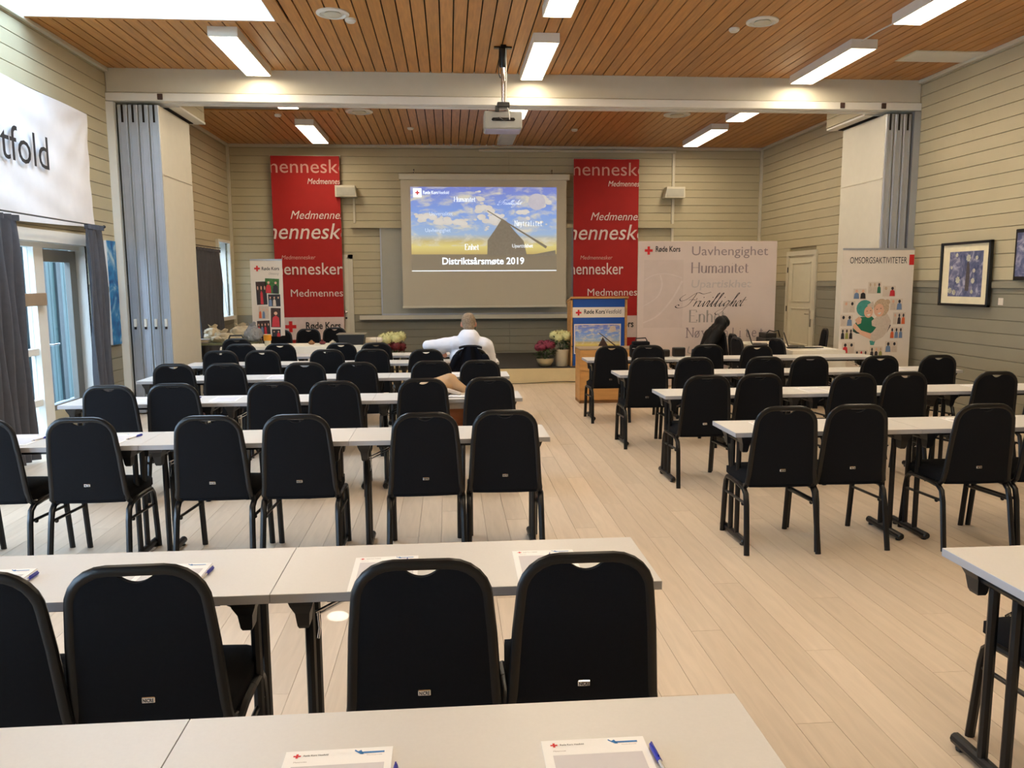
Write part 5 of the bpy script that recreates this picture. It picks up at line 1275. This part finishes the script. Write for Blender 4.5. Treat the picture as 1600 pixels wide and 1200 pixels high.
def pen(x0, y0, x1, y1, lab, z=TH):
    a = math.atan2(y0-y1, x0-x1); L = .148
    t = thing('ballpoint_pen', lab, 'pen', (x0, y0, z+.006), a, 'blue capped ballpoint pens')
    MB().use(PENC).tube([(-L+.012, 0, 0), (-.055, 0, 0)], .0038, 8).tube([(-L, 0, 0), (-L+.012, 0, 0)], [.001, .0036], 8).build('barrel', None, t)
    MB().use(PENB).tube([(-.058, 0, 0), (-.01, 0, 0), (0, 0, 0)], [.0052, .0050, .003], 8).box(-.05, -.004, -.0015, .0015, .004, .008).build('cap', None, t)
    MB().use(PENB).tube([(-L+.02, 0, 0), (-L+.016, 0, 0)], .0042, 8).build('ink_tip', None, t)
sheet(-.335, 1.495, .01, 'white note sheet on the nearest table, farther from the aisle')
sheet(.173, 1.488, .0, 'white note sheet on the nearest table, close to the aisle end')
pen(.390, 1.453, .396, 1.35, 'blue capped pen beside the note sheet at the aisle end of the nearest table')
pen(-.115, 1.43, -.11, 1.3, 'blue capped pen beside the other note sheet on the nearest table')
sheet(-.326, 2.615, .02, 'white note sheet behind the chair second from the aisle, second table row')
sheet(.206, 2.632, -.01, 'white note sheet behind the chair nearest the aisle, second table row')
sheet(-1.01, 2.612, -.0, 'white note sheet behind the third chair from the aisle, second table row')
sheet(-1.57, 2.612, .0, 'white note sheet near the window end, second table row')
pen(-.78, 2.556, -.792, 2.40, 'blue capped pen on the third note sheet, second table row'); pen(-1.331, 2.561, -1.336, 2.43, 'blue capped pen on the note sheet near the window end, second table row')
pen(.33, 2.58, .31, 2.44, 'blue capped pen behind the chair nearest the aisle, second table row'); pen(-.15, 2.57, -.16, 2.44, 'blue capped pen behind the second chair, second table row')
n_ = 0
def pt(px, py): p = unproj(px, py, TH); return p.x, p.y
for (px, py, lab, pn) in ((22, 681, 'third window-side row by the edge of the photo', (35, 684)), (165, 680, 'third window-side row, fifth from the aisle', (188, 681)), (440, 672, 'third window-side row, third from the aisle', None),
                          (212, 622, 'fourth window-side row near the window', None), (340, 618, 'fourth window-side row, fourth from the aisle', None), (700, 583.5, 'fifth window-side row close to the aisle', None), (425, 587, 'fifth window-side row, fourth from the aisle', None),
                          (1168, 659.5, 'second door-side row at the aisle end', None), (1468, 652, 'second door-side row before the third chair', None), (1240, 608, 'third door-side row, second table', None), (1500, 602.5, 'third door-side row near the wall', None), (1376, 579, 'fourth door-side row by the fifth chair', None)):
    n_ += 1; x, y = pt(px, py)
    rws = [v for v in list(LT.values())+list(RT.values())]; yf = min((v[1] for v in rws), key=lambda q: abs(q+.36-y)); y = yf+.36
    p2 = unproj(px, py, TH); x = p2.x*y/p2.y
    sheet(x, y, random.uniform(-.05, .05), 'white note sheet, '+lab, False)
    if pn: pen(x+.24, y-.05, x+.2, y-.18, 'blue capped pen, '+lab)
x, y = pt(310, 624); pen(x, 6.27+.3, x-.04, 6.27+.2, 'blue capped pen on the fourth window-side row')
t = thing('clipboard', 'dark clipboard with a paper and a clip beside the tan bag', 'clipboard', (.10, 6.50, TH), -.15)
MB().use(BLACKM).box(-.11, .11, -.15, .15, 0, .004).build('board', None, t); MB().use(PAPER).box(-.10, .10, -.14, .12, .004, .006).build('sheet', None, t); MB().use(CHROME).tube([(-.04, .13, .006), (-.03, .13, .03), (.03, .13, .03), (.04, .13, .006)], .005, 6).build('clip', None, t)

# ------------------------------------------------------------------ organic shapes: fused capsules
def fused(name, shapes, m_, parent, voxel=.012, smooth=6, loc=None):
    """shapes: ('c', p0, p1, r0, r1) capsule or ('e', centre, radii[, matrix]) ellipsoid, fused into one skin"""
    mb = MB()
    for s in shapes:
        if s[0] == 'c':
            _, p0, p1, r0_, r1_ = s; p0 = Vector(p0); p1 = Vector(p1)
            mb.ell(p0, (r0_,)*3, 14, 10); mb.ell(p1, (r1_,)*3, 14, 10)
            mb.tube([p0, p1], [r0_, r1_], 14)
        else: mb.ell(Vector(s[1]), s[2], 18, 12, s[3] if len(s) > 3 else None)
    o = mb.build(name, m_, parent, angle=0)
    md = o.modifiers.new('r', 'REMESH'); md.mode = 'VOXEL'; md.voxel_size = voxel; md.use_smooth_shade = True
    if smooth: ms = o.modifiers.new('s', 'SMOOTH'); ms.iterations = smooth; ms.factor = .5
    dg = bpy.context.evaluated_depsgraph_get(); dg.update()
    me = bpy.data.meshes.new_from_object(o.evaluated_get(dg)); o.modifiers.clear(); old = o.data; o.data = me; bpy.data.meshes.remove(old)
    for p in me.polygons: p.use_smooth = True
    return o
def hand(c, d, up, s=1., flip=1):
    """shapes of a relaxed hand at c pointing along d"""
    d = Vector(d).normalized(); up = Vector(up); sd = d.cross(up).normalized()*flip; up = sd.cross(d).normalized()*flip; c = Vector(c); out = []
    for k in range(4): out.append(('c', c-sd*(.027-.018*k)*s, c+d*.075*s-sd*(.030-.020*k)*s, .014*s, .013*s))
    for k, L in enumerate((.068, .078, .072, .056)):
        a = c+d*.078*s-sd*(.030-.020*k)*s; b = a+(d*.9-up*.25).normalized()*L*.5*s; e = b+(d*.7-up*.75).normalized()*L*.5*s
        out += [('c', a, b, .0095*s, .0088*s), ('c', b, e, .0088*s, .0075*s)]
    a = c+d*.02*s-sd*.034*s; b = a+(d*.6-sd*.8).normalized()*.035*s; e = b+(d*.95-sd*.2-up*.3).normalized()*.032*s
    return out+[('c', a, b, .012*s, .0105*s), ('c', b, e, .0105*s, .009*s)]

# ------------------------------------------------------------------ the seated man
mx, my = .225, 9.12
man = thing('person', 'seated man in a white shirt seen from behind, arm resting on the next chair', 'person', (mx, my, 0))
HZ = 1.18
hd = [('e', (0.0, .03, HZ+.015), (.078, .096, .112)), ('e', (0.0, .005, HZ+.03), (.080, .085, .085)), ('e', (0, .07, HZ-.045), (.055, .055, .06)),
      ('c', (0, -.0, HZ-.17), (0, .01, HZ-.05), .062, .056), ('e', (0, .125, HZ-.005), (.014, .02, .024)), ('e', (0, .118, HZ-.05), (.026, .01, .008)),
      ('e', (-.082, .015, HZ-.005), (.012, .02, .032)), ('e', (.082, .015, HZ-.005), (.012, .02, .032)), ('e', (-.03, .105, HZ+.02), (.015, .012, .01)), ('e', (.03, .105, HZ+.02), (.015, .012, .01))]
torso = [('c', (0, -.02, .98), (0, .03, .60), .13, .15), ('c', (-.16, -.02, .955), (.17, -.02, .94), .075, .075), ('c', (-.08, .03, .58), (.08, .03, .58), .13, .13)]
LS, LE, LH = Vector((-.19, -.01, .95)), Vector((-.46, -.02, .935)), Vector((-.36, .20, .86))
RS, RE, RH = Vector((.20, -.01, .93)), Vector((.27, .05, .68)), Vector((.14, .26, .76))
arms = [('c', LS, LE, .05, .042), ('c', LE, LH, .040, .028), ('c', RS, RE, .05, .042), ('c', RE, RH, .040, .028)]
legs_ = []
for s in (-1, 1): legs_ += [('c', (s*.09, .05, .56), (s*.13, .46, .54), .085, .06), ('c', (s*.13, .46, .54), (s*.14, .40, .10), .055, .038), ('c', (s*.14, .38, .06), (s*.15, .54, .035), .035, .028)]
body = fused('body', hd+torso+arms+legs_+hand(LH+Vector((.02, .02, -.005)), (.5, .75, -.35), (0, 0, 1))+hand(RH+Vector((-.02, .03, .0)), (-.4, .9, -.05), (0, 0, 1), flip=-1), SKIN, man, .0065, 2)
shirt = fused('shirt', [('c', (0, -.03, 1.00), (0, .02, .62), .135, .165), ('c', (-.15, -.03, .955), (.16, -.03, .94), .095, .095), ('c', (-.05, -.02, 1.025), (.05, -.02, 1.025), .05, .05), ('c', (-.1, -.02, .80), (.1, -.02, .80), .13, .13), ('c', (-.08, .03, .60), (.08, .03, .60), .145, .145),
     ('c', LS, LE, .088, .066), ('e', LE+Vector((-.01, 0, 0)), (.066, .066, .066)), ('c', LE, LH, .062, .042), ('c', RS, RE, .085, .062), ('c', RE, RH, .058, .042), ('e', LE+Vector((.12, -.01, -.05)), (.09, .05, .05))], SHIRT, man, .011, 5)
from mathutils import noise as _ns
for v in shirt.data.vertices:
    f = _ns.noise(Vector((v.co.x*9, v.co.y*9, v.co.z*5)))+.5*_ns.noise(v.co*22)
    v.co += v.normal*f*.007
fused('collar', [('c', (.062*math.cos(a), .0+.062*math.sin(a), 1.075-.02*math.sin(a)), (.066*math.cos(a+.5), .066*math.sin(a+.5), 1.075-.02*math.sin(a+.5)), .014, .014) for a in [k*.5 for k in range(13)]], SHIRT, man, .006, 2)
MB().use(INK).tube([(.084*math.cos(a), .0+.084*math.sin(a), 1.078-.02*math.sin(a)) for a in [PI+.2+k*(PI-.4)/10 for k in range(11)]], .006, 6).build('lanyard', None, man)
fused('trousers', [('c', (-.06, .02, .56), (.06, .02, .56), .155, .155)]+[q for s in (-1, 1) for q in (('c', (s*.09, .05, .56), (s*.13, .46, .54), .105, .078), ('c', (s*.13, .46, .54), (s*.14, .41, .12), .074, .06))], TROUS, man, .012, 4)
for s in (-1, 1): fused('shoe', [('c', (s*.14, .38, .05), (s*.155, .56, .038), .048, .040)], BLACKM, man, .008, 2)
# hair: cap over crown and nape
hair = fused('hair', [('e', (0, .004, HZ+.030), (.084, .093, .098)), ('e', (0, -.030, HZ-.02), (.070, .062, .075)), ('e', (0, .05, HZ+.085), (.066, .07, .045))], HAIR, man, .007, 2)
bm = bmesh.new(); bm.from_mesh(hair.data)
bmesh.ops.delete(bm, geom=[v for v in bm.verts if v.co.z < HZ-.07 or (v.co.y > .055 and v.co.z < HZ+.06) or (abs(v.co.x) > .06 and v.co.z < HZ-.01 and v.co.y > -.02)], context='VERTS'); bm.to_mesh(hair.data); bm.free()
for s in (-1, 1): MB().use(WHITE).ell((s*.03, .113, HZ+.012), (.011, .006, .006), 8, 6).build('eye', None, man)

# jacket over the back of his chair
jk = thing('jacket', 'dark jacket draped over the back of the seated man\'s chair', 'jacket', (.236, 8.89, 0))
def jf(u, v):
    s = (u-.5)*2; w_ = .13+.14*min(1, (1-v)*3.0)+.02*(1-v)
    x = s*w_; z = .945-(1-v)*.66-.085*abs(s)**2.2*min(1, v*1.3)
    y = -.055-.02*math.sin(s*9+v*2)-.035*(1-v)-.02*(1-abs(s))+.05*abs(s)**3
    return (x, y, z)
MB().grid(jf, 30, 22, .012).build('jacket_back', JACK, jk)
def js(u, v): s = (u-.5)*2; return (s*.13, -.06+.13*v, .945+.012*math.sin(v*PI)-.02*abs(s)**3)
MB().grid(js, 12, 6, .012).build('collar', JACK, jk)
for s in (-1, 1): fused('sleeve', [('c', (s*.16, -.05, .82), (s*.245, -.04, .62), .045, .045), ('c', (s*.245, -.04, .62), (s*.25, -.06, .38), .045, .038)], JACK, jk, .012, 3)
# black coat hanging on the profile chair
jk = thing('coat', 'black coat hanging over the back of the farthest profile chair', 'coat', (4.13, 11.6, .04))
fused('coat_body', [('c', (-.10, -.10, .92), (-.10, .12, .92), .07, .07), ('c', (-.14, -.10, .86), (-.32, -.12, .55), .09, .10), ('c', (-.14, .10, .86), (-.26, .12, .5), .09, .10), ('e', (-.06, 0, .98), (.09, .16, .12)), ('c', (-.2, 0, .8), (-.3, 0, .5), .12, .12)], mat('black_coat_shell', lin((9, 9, 11)), .55, bump=.3, bscale=30, spec=.25), jk, .012, 3)
fused('hood', [('e', (-.02, 0, 1.02), (.07, .13, .09)), ('e', (.02, .0, 1.0), (.05, .1, .07))], mat('black_coat_shell', (0, 0, 0)), jk, .01, 3)
# tan coat and leather tote at the fourth window-side row
tc_ = thing('tan_coat', 'tan coat heaped on the table beyond the chair second from the aisle', 'coat', (-.02, 6.56, TH+.005))
fused('coat_folds', [('e', (-.08, 0, .06), (.17, .10, .075)), ('c', (-.16, .02, .05), (.02, .02, .10), .06, .07), ('c', (.02, .0, .10), (.13, -.06, .045), .06, .035), ('e', (-.20, -.06, .02), (.08, .05, .03))], TAN, tc_, .009, 4)
fused('lining_edge', [('c', (-.03, -.07, .05), (.10, -.10, .012), .02, .016)], mat('pale_lining', lin((196, 184, 172)), .7), tc_, .007, 2)
tg = thing('tote_bag', 'cognac leather tote bag on the seat beyond the chair back', 'bag', (.02, 6.36, .485), .1)
fused('bag_body', [('c', (-.04, 0, .04), (.10, 0, .04), .05, .05), ('c', (-.03, 0, .16), (.09, 0, .16), .045, .045), ('c', (-.04, .0, .1), (.10, .0, .1), .05, .05)], BROWN, tg, .01, 3)
MB().use(mat('pale_wrap', lin((206, 196, 186)), .5)).box(-.09, .14, -.055, .055, .155, .225, .02, 2).build('wrap', None, tg)
MB().use(BROWN).tube([(-.07, -.055, .10), (-.05, -.062, .03), (.09, -.062, .03), (.11, -.055, .10)], .008, 8).build('handle', None, tg)
